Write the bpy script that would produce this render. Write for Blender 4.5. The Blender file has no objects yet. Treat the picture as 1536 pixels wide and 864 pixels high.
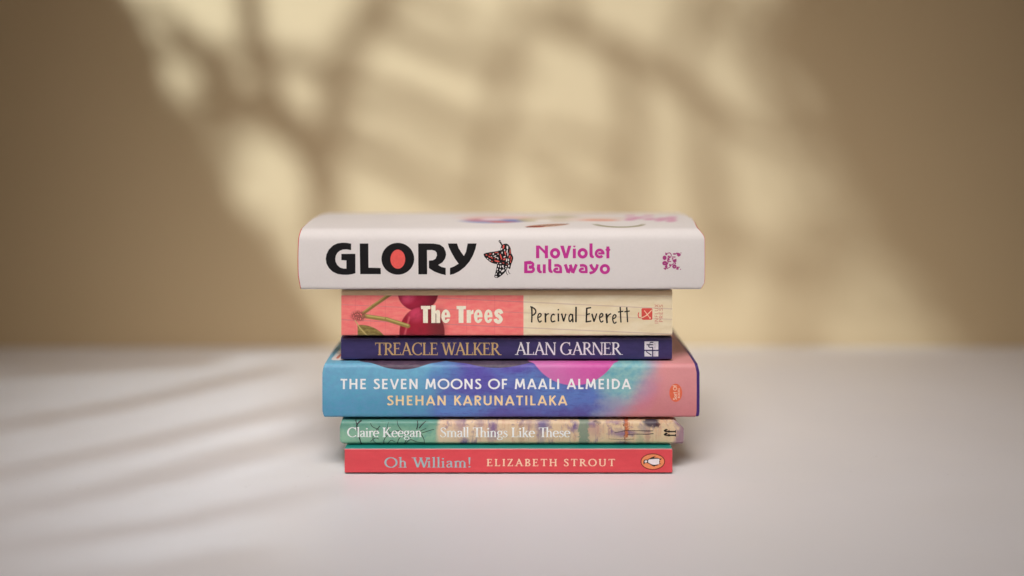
import bpy, math, random
from mathutils import Vector
from mathutils.geometry import delaunay_2d_cdt
random.seed(4)
scene = bpy.context.scene
col = scene.collection

# ------------------------------------------------------------------ camera
F = 2125.0            # focal length in photo pixels (1536 wide)
CAM_Y, CAM_Z = -0.85, 0.2085
HZ = 185.0            # photo row of the eye level
cam_data = bpy.data.cameras.new("camera")
cam_data.sensor_width = 36.0
cam_data.lens = F / 1536 * 36.0
cam_data.shift_y = -(432 - HZ) / 1536
cam_data.clip_start = 0.02
cam_data.clip_end = 50
cam_data.dof.use_dof = True
cam_data.dof.focus_distance = 0.853
cam_data.dof.aperture_fstop = 1.9
cam = bpy.data.objects.new("camera", cam_data)
cam.location = (0, CAM_Y, CAM_Z)
cam.rotation_euler = (math.radians(90), 0, 0)
col.objects.link(cam)
scene.camera = cam

# ------------------------------------------------------------------ world, lamps, exposure
scene.view_settings.view_transform = 'Standard'
scene.view_settings.look = 'None'
scene.view_settings.exposure = 0
scene.view_settings.gamma = 1
world = bpy.data.worlds.new("World")
scene.world = world
world.use_nodes = True
world.node_tree.nodes["Background"].inputs[0].default_value = (1.0, 0.86, 0.74, 1)
world.node_tree.nodes["Background"].inputs[1].default_value = 0.11

def lamp(name, kind, loc, target, energy, color):
    d = bpy.data.lights.new(name, kind)
    d.energy = energy
    d.color = color
    o = bpy.data.objects.new(name, d)
    o.location = loc
    o.rotation_euler = (Vector(target) - Vector(loc)).to_track_quat('-Z', 'Y').to_euler()
    col.objects.link(o)
    return o

KEY = Vector((-0.90, -0.55, 1.25))
KEY_AIM = Vector((0.03, 0.40, 0.20))
key = lamp("key_spot", 'SPOT', KEY, KEY_AIM, 154, (0.82, 0.95, 1.04))
key.data.spot_size = math.radians(58)
key.data.spot_blend = 0.1
key.data.shadow_soft_size = 0.0067

soft = lamp("front_spot", 'SPOT', (-0.10, -0.80, 1.18), (0.0, 0.10, 0.0), 120, (1.0, 0.965, 0.96))
soft.data.spot_size = math.radians(38)
soft.data.spot_blend = 1.0
soft.data.shadow_soft_size = 0.42

wash = lamp("wall_fill_spot", 'SPOT', (0.10, -0.75, 1.35), (-0.02, 0.47, 0.16), 11.0, (1.0, 0.77, 0.52))  # added warm fill lifting the shaded parts of the wall
wash.data.spot_size = math.radians(48)
wash.data.spot_blend = 1.0
wash.data.shadow_soft_size = 0.12

# ------------------------------------------------------------------ helpers
def lin(c):
    c /= 255.0
    return c / 12.92 if c <= 0.04045 else ((c + 0.055) / 1.055) ** 2.4

def rgb(r, g, b, k=1.0):
    return (min(lin(r) * k, 0.95), min(lin(g) * k, 0.95), min(lin(b) * k, 0.95), 1)

def tag(o, label=None, cat=None, group=None, kind=None):
    for k, v in (("label", label), ("category", cat), ("group", group), ("kind", kind)):
        if v:
            o[k] = v
    return o

class Graph:
    """small helper to write procedural node materials as expressions"""
    def __init__(s, name, rough=0.5, spec=0.5):
        s.mat = bpy.data.materials.new(name)
        s.mat.use_nodes = True
        s.nt = s.mat.node_tree
        s.bsdf = s.nt.nodes["Principled BSDF"]
        s.bsdf.inputs["Roughness"].default_value = rough
        s.bsdf.inputs["Specular IOR Level"].default_value = spec
        s._uv = None
    def put(s, sock, v):
        if hasattr(v, "is_output"):
            s.nt.links.new(v, sock)
        else:
            sock.default_value = v
    def m(s, op, a, b=0.0, c=None, clamp=False):
        n = s.nt.nodes.new("ShaderNodeMath")
        n.operation = op
        n.use_clamp = clamp
        s.put(n.inputs[0], a)
        s.put(n.inputs[1], b)
        if c is not None:
            s.put(n.inputs[2], c)
        return n.outputs[0]
    def uv(s):
        if s._uv is None:
            n = s.nt.nodes.new("ShaderNodeUVMap")
            n.uv_map = "UVMap"
            x = s.nt.nodes.new("ShaderNodeSeparateXYZ")
            s.nt.links.new(n.outputs[0], x.inputs[0])
            s._uv = (x.outputs[0], x.outputs[1])
        return s._uv
    def vec(s, x, y, z=0.0):
        n = s.nt.nodes.new("ShaderNodeCombineXYZ")
        s.put(n.inputs[0], x); s.put(n.inputs[1], y); s.put(n.inputs[2], z)
        return n.outputs[0]
    def noise(s, vec, scale, detail=3.0, rough=0.55):
        n = s.nt.nodes.new("ShaderNodeTexNoise")
        if vec is not None:
            s.nt.links.new(vec, n.inputs["Vector"])
        n.inputs["Scale"].default_value = scale
        n.inputs["Detail"].default_value = detail
        n.inputs["Roughness"].default_value = rough
        return n.outputs["Fac"]
    def obj(s):
        return s.nt.nodes.new("ShaderNodeTexCoord").outputs["Object"]
    def ss(s, x, a, b, lo=0.0, hi=1.0):
        n = s.nt.nodes.new("ShaderNodeMapRange")
        n.interpolation_type = 'SMOOTHSTEP'
        if a > b:
            a, b, lo, hi = b, a, hi, lo
        s.put(n.inputs["Value"], x)
        n.inputs["From Min"].default_value = a
        n.inputs["From Max"].default_value = b
        n.inputs["To Min"].default_value = lo
        n.inputs["To Max"].default_value = hi
        return n.outputs[0]
    def mix(s, f, a, b):
        n = s.nt.nodes.new("ShaderNodeMix")
        n.data_type = 'RGBA'
        s.put(n.inputs[0], f); s.put(n.inputs[6], a); s.put(n.inputs[7], b)
        return n.outputs[2]
    def ell(s, u, v, cx, cy, rx, ry, rot=0.0, soft=0.08):
        c, q = math.cos(math.radians(rot)), math.sin(math.radians(rot))
        du, dv = s.m('SUBTRACT', u, cx), s.m('SUBTRACT', v, cy)
        a = s.m('ADD', s.m('MULTIPLY', du, c / rx), s.m('MULTIPLY', dv, q / rx))
        b = s.m('ADD', s.m('MULTIPLY', du, -q / ry), s.m('MULTIPLY', dv, c / ry))
        r = s.m('SQRT', s.m('ADD', s.m('MULTIPLY', a, a), s.m('MULTIPLY', b, b)))
        return s.ss(r, 1 + soft, 1 - soft)
    def seg(s, u, v, x0, y0, x1, y1, w, soft=0.7):
        dx, dy = x1 - x0, y1 - y0
        L2 = dx * dx + dy * dy
        pu, pv = s.m('SUBTRACT', u, x0), s.m('SUBTRACT', v, y0)
        t = s.m('ADD', s.m('MULTIPLY', pu, dx / L2), s.m('MULTIPLY', pv, dy / L2), clamp=True)
        a = s.m('SUBTRACT', pu, s.m('MULTIPLY', t, dx))
        b = s.m('SUBTRACT', pv, s.m('MULTIPLY', t, dy))
        d = s.m('SQRT', s.m('ADD', s.m('MULTIPLY', a, a), s.m('MULTIPLY', b, b)))
        return s.ss(d, w / 2 + soft, w / 2 - soft)
    def box(s, u, v, x0, x1, y0, y1, soft=1.0):
        a = s.m('MULTIPLY', s.ss(u, x0 - soft, x0 + soft), s.ss(u, x1 + soft, x1 - soft))
        b = s.m('MULTIPLY', s.ss(v, y0 - soft, y0 + soft), s.ss(v, y1 + soft, y1 - soft))
        return s.m('MULTIPLY', a, b)
    def mul(s, a, b):
        return s.m('MULTIPLY', a, b)
    def grain(s, color, amt=0.05, scale=900.0, big=35.0):
        """slight uneven ink and paper, plus a fine bump"""
        o = s.obj()
        f = s.ss(s.noise(o, scale, 2), 0.3, 0.7)
        g = s.ss(s.noise(o, big, 4), 0.3, 0.7)
        k = s.m('ADD', s.mul(f, amt * 0.5), s.mul(g, amt))
        n = s.nt.nodes.new("ShaderNodeHueSaturation")
        s.put(n.inputs["Color"], color)
        s.put(n.inputs["Value"], s.m('SUBTRACT', 1 + amt * 0.7, k))
        b = s.nt.nodes.new("ShaderNodeBump")
        b.inputs["Strength"].default_value = 0.08
        b.inputs["Distance"].default_value = 0.0004
        s.put(b.inputs["Height"], s.m('ADD', s.noise(o, scale * 1.4, 2), s.mul(g, 1.5)))
        s.nt.links.new(b.outputs[0], s.bsdf.inputs["Normal"])
        return n.outputs[0]
    def done(s, color):
        s.put(s.bsdf.inputs["Base Color"], color)
        return s.mat

def plain(name, c, rough=0.5, amt=0.05, spec=0.4):
    g = Graph(name, rough, spec)
    return g.done(g.grain(c, amt))

def ink(name, c, rough=0.45, spec=0.3):
    g = Graph(name, rough, spec)
    o = g.obj()
    k = g.ss(g.noise(o, 700, 3), 0.25, 0.75)
    dark = tuple(x * 0.9 for x in c[:3]) + (1,)
    return g.done(g.mix(k, dark, c))

def mesh_obj(name, verts, faces, mat, parent=None, base=(0, 0, 0), uvs=None, smooth=False):
    me = bpy.data.meshes.new(name)
    bx, by, bz = base
    me.from_pydata([(x - bx, y - by, z - bz) for x, y, z in verts], [], faces)
    if uvs is not None:
        lay = me.uv_layers.new(name="UVMap")
        for li, l in enumerate(me.loops):
            lay.data[li].uv = uvs[l.vertex_index]
    for m in (mat if isinstance(mat, (list, tuple)) else [mat]):
        me.materials.append(m)
    if smooth:
        for p in me.polygons:
            p.use_smooth = True
    me.update()
    o = bpy.data.objects.new(name, me)
    col.objects.link(o)
    if parent:
        o.parent = parent
    return o

# ------------------------------------------------------------------ flat shapes: strokes, union, lettering
def arc(cx, cy, rx, ry, a0, a1, n=24):
    return [(cx + rx * math.cos(math.radians(a0 + (a1 - a0) * i / n)),
             cy + ry * math.sin(math.radians(a0 + (a1 - a0) * i / n))) for i in range(n + 1)]

def spline(pts, n=8):
    out = []
    P = [pts[0]] + list(pts) + [pts[-1]]
    for i in range(1, len(P) - 2):
        p0, p1, p2, p3 = P[i - 1], P[i], P[i + 1], P[i + 2]
        for k in range(n):
            t = k / n
            out.append(tuple(0.5 * (2 * p1[j] + (p2[j] - p0[j]) * t + (2 * p0[j] - 5 * p1[j] + 4 * p2[j] - p3[j]) * t * t
                             + (3 * p1[j] - p0[j] - 3 * p2[j] + p3[j]) * t ** 3) for j in (0, 1)))
    out.append(tuple(pts[-1]))
    return out

def stroke(pts, w, w2=None, closed=False, contrast=None, cap=0.0):
    """polyline -> list of quads. w may be a number or (start, end);
    contrast=(thick, thin): vertical runs thick, horizontal runs thin"""
    P = [tuple(p) for p in pts]
    n = len(P)
    L, R = [], []
    for i in range(n):
        if closed:
            a, b = P[(i - 1) % n], P[(i + 1) % n]
        else:
            a, b = P[max(i - 1, 0)], P[min(i + 1, n - 1)]
        dx, dy = b[0] - a[0], b[1] - a[1]
        l = math.hypot(dx, dy) or 1e-9
        dx, dy = dx / l, dy / l
        t = i / max(n - 1, 1)
        if contrast:
            ww = contrast[1] + (contrast[0] - contrast[1]) * abs(dy) ** 1.4
        else:
            ww = w + ((w2 if w2 is not None else w) - w) * t
        k = 1.0
        if (closed or 0 < i < n - 1):
            p0, p1, p2 = P[(i - 1) % n], P[i], P[(i + 1) % n]
            ax, ay, bx_, by_ = p1[0] - p0[0], p1[1] - p0[1], p2[0] - p1[0], p2[1] - p1[1]
            la, lb = math.hypot(ax, ay) or 1e-9, math.hypot(bx_, by_) or 1e-9
            cs = max(-1, min(1, (ax * bx_ + ay * by_) / la / lb))
            k = min(1 / max(math.sqrt((1 + cs) / 2), 0.3), 2.2)
        ox, oy = -dy * ww / 2 * k, dx * ww / 2 * k
        ex = ey = 0
        if cap and not closed:
            if i == 0: ex, ey = -dx * cap, -dy * cap
            if i == n - 1: ex, ey = dx * cap, dy * cap
        L.append((P[i][0] + ox + ex, P[i][1] + oy + ey))
        R.append((P[i][0] - ox + ex, P[i][1] - oy + ey))
    out = []
    for i in range(n if closed else n - 1):
        j = (i + 1) % n
        out.append([L[i], L[j], R[j], R[i]])
    return out

def poly(*pts):
    return [list(pts)]

def dot(cx, cy, rx, ry=None, n=20):
    return [arc(cx, cy, rx, ry or rx, 0, 360, n)[:-1]]

def area2(p):
    return sum(p[i][0] * p[(i + 1) % len(p)][1] - p[(i + 1) % len(p)][0] * p[i][1] for i in range(len(p)))

def union(polys, lines=(), holes=(), over=()):
    """2D union of polygons (optionally cut along horizontal lines, minus holes) -> verts, tris"""
    V, Fc, Ed = [], [], []
    for p in list(holes) + list(polys) + list(over):
        if abs(area2(p)) < 1e-10:
            continue
        s = len(V)
        V += [Vector(q) for q in p]
        Ed += [(s + i, s + (i + 1) % len(p)) for i in range(len(p))]
    xs = [q[0] for q in V]
    ys = [q[1] for q in V]
    for y in lines:
        if min(ys) < y < max(ys):
            s = len(V)
            V += [Vector((min(xs) - 1, y)), Vector((max(xs) + 1, y))]
            Ed.append((s, s + 1))
    r = delaunay_2d_cdt(V, Ed, Fc, 0, 1e-6)
    vo, fo = r[0], r[2]
    def boxed(ps):
        return [(min(q[0] for q in p), max(q[0] for q in p), min(q[1] for q in p), max(q[1] for q in p), p) for p in ps]
    def inside(x, y, bs):
        for xa, xb, ya, yb, p in bs:
            if xa <= x <= xb and ya <= y <= yb:
                k, j = False, len(p) - 1
                for i in range(len(p)):
                    if (p[i][1] > y) != (p[j][1] > y) and x < (p[j][0] - p[i][0]) * (y - p[i][1]) / (p[j][1] - p[i][1]) + p[i][0]:
                        k = not k
                    j = i
                if k:
                    return True
        return False
    bp, bh, bo = boxed(polys), boxed(holes), boxed(over)
    tris = []
    for f in fo:
        x = sum(vo[i][0] for i in f) / len(f)
        y = sum(vo[i][1] for i in f) / len(f)
        if (inside(x, y, bp) and not inside(x, y, bh)) or inside(x, y, bo):
            tris.append(f)
    used = sorted({i for f in tris for i in f})
    m = {i: k for k, i in enumerate(used)}
    return [tuple(vo[i]) for i in used], [[m[i] for i in f] for f in tris]

# ------------------------------------------------------------------ books
class Book:
    def __init__(s, name, label, group, x0p, x1p, z0, z1, y, depth, rt, rb, bulge=0.0, gap_t=0.0, gap_b=0.0, crown=0.0):
        s.y, s.depth, s.z0, s.z1, s.rt, s.rb, s.bulge = y, depth, z0, z1, rt, rb, bulge
        s.S = F / (y - CAM_Y)                       # photo pixels per metre on the spine
        s.x0, s.x1 = (x0p - 768) / s.S, (x1p - 768) / s.S
        s.base = ((s.x0 + s.x1) / 2, y + depth / 2, z0)
        s.root = bpy.data.objects.new(name, None)
        s.root.empty_display_size = 0.03
        s.root.location = s.base
        col.objects.link(s.root)
        tag(s.root, label, "book", group)
        s.gap_t, s.gap_b, s.crown = gap_t, gap_b, crown
        s.endfun = None
        s.path = s.profile(0.0)
        s.lines = []
    def profile(s, off):
        """outer C-shaped section (y, z), fore edge bottom -> spine -> fore edge top, set in by off"""
        z0, z1, rt, rb = s.z0 + off, s.z1 - off, max(s.rt - off, 0.0002), max(s.rb - off, 0.0002)
        y0 = s.y + off
        st = [s.depth * q for q in (1.0, .8, .6, .4, .25, .12)]
        pts = [(s.y + q, z0) for q in st]
        for i in range(9):
            a = math.radians(90 * i / 8)
            pts.append((y0 + rb * (1 - math.sin(a)), z0 + rb * (1 - math.cos(a))))
        for k in range(1, 12):
            pts.append((y0, z0 + rb + (z1 - rt - z0 - rb) * k / 12))
        for i in range(9):
            a = math.radians(90 * i / 8)
            pts.append((y0 + rt * (1 - math.cos(a)), z1 - rt + rt * math.sin(a)))
        pts += [(s.y + q, z1) for q in st[::-1]]
        zc, hh = (s.z0 + s.z1) / 2, (s.z1 - s.z0) / 2
        out = []
        for yy, zz in pts:
            if yy < s.y + 0.012:
                f = 1 - (yy - s.y) / 0.012
                yy += s.bulge * ((zz - zc) / hh) ** 2 * f
            q = max(0.0, min(1.0, (yy - s.y) / s.depth))
            e = min(1.0, abs(zz - zc) / hh)
            if zz > zc:          # the belly of the book stands a little higher than its spine
                zz += -e * s.gap_t * min(1.0, max(0.0, (.16 - q) / .08)) + s.crown * math.sin(math.pi * q) ** .8
            else:
                zz += e * s.gap_b * min(1.0, max(0.0, (.16 - q) / .08))
            out.append((yy, zz))
        return out
    def ey(s, z):
        """spine surface depth at height z"""
        pts = s.path[6:6 + 9 + 11 + 9]
        for (ya, za), (yb, zb) in zip(pts, pts[1:]):
            if za <= z <= zb and zb > za:
                return ya + (yb - ya) * (z - za) / (zb - za)
        return s.y
    def px(s, x, y):
        return ((x - 768) / s.S, CAM_Z - (y - HZ) / s.S)
    def wrap(s, name, mat, off, thick, x0=None, x1=None, nx=24, sheet_depth=None):
        """cover: C-shaped sheet of real thickness, unwrapped in photo-pixel units along its surface"""
        x0 = s.x0 if x0 is None else x0
        x1 = s.x1 if x1 is None else x1
        po, pi = s.profile(off), s.profile(off + thick)
        # arc length with zero at the middle of the spine
        d = [0.0]
        for a, b in zip(po, po[1:]):
            d.append(d[-1] + math.hypot(b[0] - a[0], b[1] - a[1]))
        zc = (s.z0 + s.z1) / 2
        k = min(range(6, len(po) - 6), key=lambda i: abs(po[i][1] - zc) + (1 if po[i][0] > s.y + 0.003 else 0))
        d0 = d[k] - (po[k][1] - zc)
        vc = HZ + (CAM_Z - zc) * s.S
        vv = [vc - (q - d0) * s.S for q in d]
        n = len(po)
        V, U, Fc = [], [], []
        for ix in range(nx + 1):
            t = ix / nx
            for P_ in (po, pi):
                for i, (yy, zz) in enumerate(P_):
                    x = x0 + (x1 - x0) * t
                    U.append((768 + x * s.S, vv[i]))
                    if s.endfun:
                        x += s.endfun(t, yy, zz)
                    V.append((x, yy, zz))
        st = 2 * n
        for ix in range(nx):
            a, b = ix * st, (ix + 1) * st
            for i in range(n - 1):
                Fc.append([a + i, a + i + 1, b + i + 1, b + i])
                Fc.append([a + n + i, b + n + i, b + n + i + 1, a + n + i + 1])
            Fc.append([a, b, b + n, a + n])
            Fc.append([a + n - 1, a + 2 * n - 1, b + 2 * n - 1, b + n - 1])
        for a, flip in ((0, 0), (nx * st, 1)):
            for i in range(n - 1):
                f = [a + i, a + n + i, a + n + i + 1, a + i + 1]
                Fc.append(f[::-1] if flip else f)
        o = mesh_obj(name, V, Fc, mat, s.root, s.base, U)
        me = o.data
        for p in me.polygons:
            p.use_smooth = True
        try:
            me.set_sharp_from_angle(angle=math.radians(40))
        except Exception:
            pass
        return o
    def pages(s, inset_x, inset_fore, front, off, mat):
        x0, x1 = s.x0 + inset_x, s.x1 - inset_x
        y0, y1 = s.y + front, s.y + s.depth - inset_fore
        z0, z1 = s.z0 + off + s.gap_b, s.z1 - off - s.gap_t
        V, Fc = [], []
        nz = 10
        for i in range(nz + 1):
            z = z0 + (z1 - z0) * i / nz
            c = 0.0018 * (1 - ((i / nz - 0.5) * 2) ** 2)       # pages fan slightly at the fore edge
            e0 = s.endfun(0, s.y + 0.05, z) if s.endfun else 0
            e1 = s.endfun(1, s.y + 0.05, z) if s.endfun else 0
            V += [(x0 + e0, y0, z), (x1 + e1, y0, z), (x1 + e1, y1 - c, z), (x0 + e0, y1 - c, z)]
        for i in range(nz):
            a, b = i * 4, i * 4 + 4
            for k in range(4):
                j = (k + 1) % 4
                Fc.append([a + k, a + j, b + j, b + k])
        Fc.append([3, 2, 1, 0])
        Fc.append([nz * 4, nz * 4 + 1, nz * 4 + 2, nz * 4 + 3])
        return mesh_obj("page_block", V, Fc, mat, s.root, s.base)
    def decal(s, name, polys, mat, layer=1, parent=None, holes=()):
        """ink lying on the spine; polys in photo pixels of this book's spine"""
        zl = [z for (y, z) in s.path[6:35]]
        pl = sorted(HZ + (CAM_Z - z) * s.S for z in zl) if s.bulge else []
        v, t = union(polys, pl, holes)
        V = []
        for q in v:
            x, z = s.px(*q)
            V.append((x, s.ey(z) - 0.00005 * layer, z))
        Fc = []
        for f in t:          # face the reader
            a, b, c = (Vector(V[i]) for i in f[:3])
            Fc.append(f if (b - a).cross(c - a).y < 0 else f[::-1])
        o = mesh_obj(name, V, Fc, mat, parent or s.root, s.base)
        return o

# ------------------------------------------------------------------ alphabets (cap height 1, y up)
def serif_caps_and_lower(T, t, sl):
    """roman letters: T thick stems, t hairlines, sl serif overhang. returns {char: (polys, advance)}"""
    G = {}
    ct = (T, t)
    def stem(x, y0, y1, w=None, b=True, tp=True, bl=1, br=1, tl=1, tr=1):
        w = w or T
        o = poly((x - w / 2, y0), (x + w / 2, y0), (x + w / 2, y1), (x - w / 2, y1))
        h = t * 0.9
        if b:
            o += poly((x - w / 2 - sl * bl, y0), (x + w / 2 + sl * br, y0), (x + w / 2 + sl * br, y0 + h * .6), (x + w / 2, y0 + h * 2), (x - w / 2, y0 + h * 2), (x - w / 2 - sl * bl, y0 + h * .6))
        if tp:
            o += poly((x - w / 2 - sl * tl, y1), (x - w / 2 - sl * tl, y1 - h * .6), (x - w / 2, y1 - h * 2), (x + w / 2, y1 - h * 2), (x + w / 2 + sl * tr, y1 - h * .6), (x + w / 2 + sl * tr, y1))
        return o
    def ser(x, y, w, up=False):
        h = t * 0.8
        return poly((x - w, y), (x + w, y), (x + w, y - h if up else y + h), (x - w, y - h if up else y + h))
    def diag(x0, y0, x1, y1, w):
        wx = w * math.hypot(x1 - x0, y1 - y0) / abs(y1 - y0) / 2
        return poly((x0 - wx, y0), (x0 + wx, y0), (x1 + wx, y1), (x1 - wx, y1))
    def tick(x, y0, y1, w):       # tapered vertical end serif of an arm
        return poly((x - w, y0), (x, y0), (x, y1), (x - w * 0.5, y1))
    G['A'] = (diag(.10, 0, .40, 1.0, t * 1.25) + diag(.37, 1.02, .70, 0, T) + stroke([(.19, .36), (.58, .36)], t) + ser(.09, 0, sl + t) + ser(.71, 0, sl + T * .6), .80)
    G['B'] = (stem(.14, 0, 1) + stroke([(.1, 1 - t / 2), (.30, 1 - t / 2)] + arc(.30, .755, .17, .245 - t / 2, 90, -90) + [(.12, .51)], 0, contrast=ct)
              + stroke([(.12, .51), (.32, .51)] + arc(.32, .255, .20, .255 - t / 2, 90, -90) + [(.1, t / 2)], 0, contrast=ct), .62)
    G['C'] = (stroke(arc(.48, .5, .38, .5 - t * .3, 48, 318, 40), 0, contrast=ct) + tick(.76, 1.0, .70, t * 1.2) , .84)
    G['E'] = (stem(.14, 0, 1, br=0, tr=0) + stroke([(.14, 1 - t / 2), (.52, 1 - t / 2)], t) + stroke([(.14, t / 2), (.56, t / 2)], t) + stroke([(.14, .52), (.44, .52)], t)
              + tick(.53, 1, .80, t) + tick(.58, 0, .22, t) + tick(.45, .62, .42, t * .8), .64)
    G['G'] = (stroke(arc(.48, .5, .38, .5 - t * .3, 48, 318, 40), 0, contrast=ct) + tick(.75, 1.0, .72, t * 1.2) + stem(.76, 0.04, .42, b=False), .92)
    G['H'] = (stem(.14, 0, 1) + stem(.66, 0, 1) + stroke([(.14, .52), (.66, .52)], t), .80)
    G['I'] = (stem(.15, 0, 1), .30)
    G['K'] = (stem(.14, 0, 1) + diag(.22, .42, .56, 1, t * 1.3) + diag(.30, .58, .64, 0, T) + ser(.56, 1, sl + t, True) + ser(.66, 0, sl + T * .55), .74)
    G['L'] = (stem(.14, 0, 1, br=0) + stroke([(.14, t / 2), (.54, t / 2)], t) + tick(.56, 0, .24, t), .60)
    G['N'] = (stem(.12, 0, 1, t * 1.2, tp=False) + stem(.72, 0, 1, t * 1.2, b=False) + diag(.14, 1, .70, -.02, T) + ser(.10, 1, sl, True), .84)
    G['O'] = (stroke(arc(.46, .5, .37, .5 - t * .3, 0, 360, 48)[:-1], 0, closed=True, contrast=ct), .92)
    G['R'] = (stem(.14, 0, 1) + stroke([(.1, 1 - t / 2), (.30, 1 - t / 2)] + arc(.30, .745, .20, .255 - t / 2, 90, -90) + [(.12, .49)], 0, contrast=ct) + diag(.31, .50, .66, 0, T) + ser(.69, 0, sl + T * .45), .70)
    G['S'] = (stroke(spline([(.47, .80), (.42, .93), (.28, 1 - t * .4), (.14, .90), (.12, .74), (.22, .58), (.38, .46), (.47, .30), (.44, .12), (.30, t * .4), (.14, .06), (.07, .24)]), 0, contrast=(t * 1.3, t * 1.1))
              + stroke(spline([(.14, .72), (.24, .57), (.38, .46), (.46, .30)]), T * 1.0), .56)
    G['T'] = (stem(.36, 0, 1, tp=False) + stroke([(.03, 1 - t / 2), (.69, 1 - t / 2)], t) + tick(.05 + t * .4, 1, .78, t) + poly((.67, 1), (.70, 1), (.70, .78), (.67 - t * .2, .80)), .72)
    G['U'] = (stem(.13, .3, 1, b=False) + stem(.65, .3, 1, t * 1.3, b=False) + stroke([(.13, .4)] + arc(.39, .30, .26, .30 - t * .3, 180, 360) + [(.65, .4)], 0, contrast=(T * .9, t)), .80)
    G['W'] = (diag(.08, 1, .32, 0, T) + diag(.32, 0, .54, 1, t * 1.25) + diag(.50, 1, .74, 0, T) + diag(.74, 0, .96, 1, t * 1.25) + ser(.07, 1, sl + T * .6, True) + ser(.52, 1, sl + T * .4, True) + ser(.96, 1, sl + t, True), 1.02)
    G['Z'] = (diag(.10, 0, .54, 1, T) + stroke([(.06, 1 - t / 2), (.58, 1 - t / 2)], t) + stroke([(.04, t / 2), (.60, t / 2)], t) + tick(.08 + t * .4, 1, .80, t) + tick(.61, 0, .22, t), .66)
    xh = .66
    tl = T * .88
    c2 = (tl, t)
    def lstem(x, y1, b=True):
        o = poly((x - tl / 2, 0), (x + tl / 2, 0), (x + tl / 2, y1), (x - tl / 2, y1 - .03), (x - tl / 2 - sl * .9, y1 - .07), (x - tl / 2 - sl * .9, y1 - .07 - t * .5), (x - tl / 2, y1 - .07 - t * .6))
        if b:
            o += ser(x, 0, tl / 2 + sl)
        return o
    G['a'] = (stroke(spline([(.09, .50), (.13, .60), (.24, xh - t * .4), (.33, .58), (.35, .46)]), 0, contrast=c2) + poly((.35 - tl / 2, .08), (.35 + tl / 2, .03), (.35 + tl / 2, .48), (.35 - tl / 2, .48))
              + stroke(spline([(.36, .40), (.20, .35), (.09, .25), (.08, .13), (.15, .03), (.25, .05), (.36, .15)]), 0, contrast=(tl * .85, t)) + stroke([(.35, .04), (.46, .05)], t), .48)
    G['e'] = (stroke(arc(.27, .33, .20, .33 - t * .3, 8, 318, 36), 0, contrast=c2) + stroke([(.10, .37), (.48, .37)], t), .52)
    G['g'] = (stroke(arc(.24, .44, .155, .22 - t * .3, 0, 360, 30)[:-1], 0, closed=True, contrast=(tl * .9, t)) + stroke([(.36, .58), (.46, .66)], t * 1.2)
              + stroke(spline([(.16, .24), (.10, .14), (.16, .06), (.34, .03), (.44, -.06), (.40, -.20), (.24, -.27), (.09, -.21), (.07, -.09), (.17, .03)]), 0, contrast=(tl * .7, t * 1.2)), .50)
    G['h'] = (lstem(.13, 1.06) + stroke([(.13, .50)] + spline([(.14, .52), (.25, .63), (.36, .62), (.42, .50)]), 0, contrast=(tl * .7, t)) + poly((.42 - tl / 2, 0), (.42 + tl / 2, 0), (.42 + tl / 2, .52), (.42 - tl / 2, .55)) + ser(.42, 0, tl / 2 + sl * .8), .56)
    G['i'] = (lstem(.13, xh) + dot(.12, .87, tl * .62), .27)
    G['k'] = (lstem(.13, 1.06) + diag(.17, .28, .40, .64, t * 1.3) + diag(.24, .42, .46, 0, tl) + ser(.40, xh, sl + t, True) + ser(.48, 0, sl + tl * .5), .54)
    G['l'] = (lstem(.13, 1.06), .26)
    def hump(x):
        return stroke([(x, .48)] + spline([(x + .01, .50), (x + .12, .63), (x + .22, .62), (x + .28, .50)]), 0, contrast=(tl * .7, t)) + poly((x + .29 - tl / 2, 0), (x + .29 + tl / 2, 0), (x + .29 + tl / 2, .52), (x + .29 - tl / 2, .55)) + ser(x + .29, 0, tl / 2 + sl * .8)
    G['n'] = (lstem(.13, xh) + hump(.13), .56)
    G['m'] = (lstem(.13, xh) + hump(.13) + hump(.42), .85)
    G['r'] = (lstem(.13, xh) + stroke(spline([(.14, .46), (.22, .60), (.33, .62)]), t, tl * .8) + dot(.34, .58, tl * .5), .38)
    G['s'] = (stroke(spline([(.34, .50), (.30, .61), (.20, xh - t * .4), (.10, .58), (.10, .46), (.20, .37), (.31, .28), (.34, .15), (.27, .04), (.17, t * .4), (.07, .05), (.05, .17)]), 0, contrast=(t * 1.2, t * 1.1)) + stroke(spline([(.11, .46), (.20, .37), (.31, .28), (.33, .18)]), tl), .41)
    G['!'] = (poly((.10, .28), (.16, .28), (.19, 1.02), (.07, 1.02)) + dot(.13, .07, tl * .6), .26)
    G[' '] = ([], .30)
    return G

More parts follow.
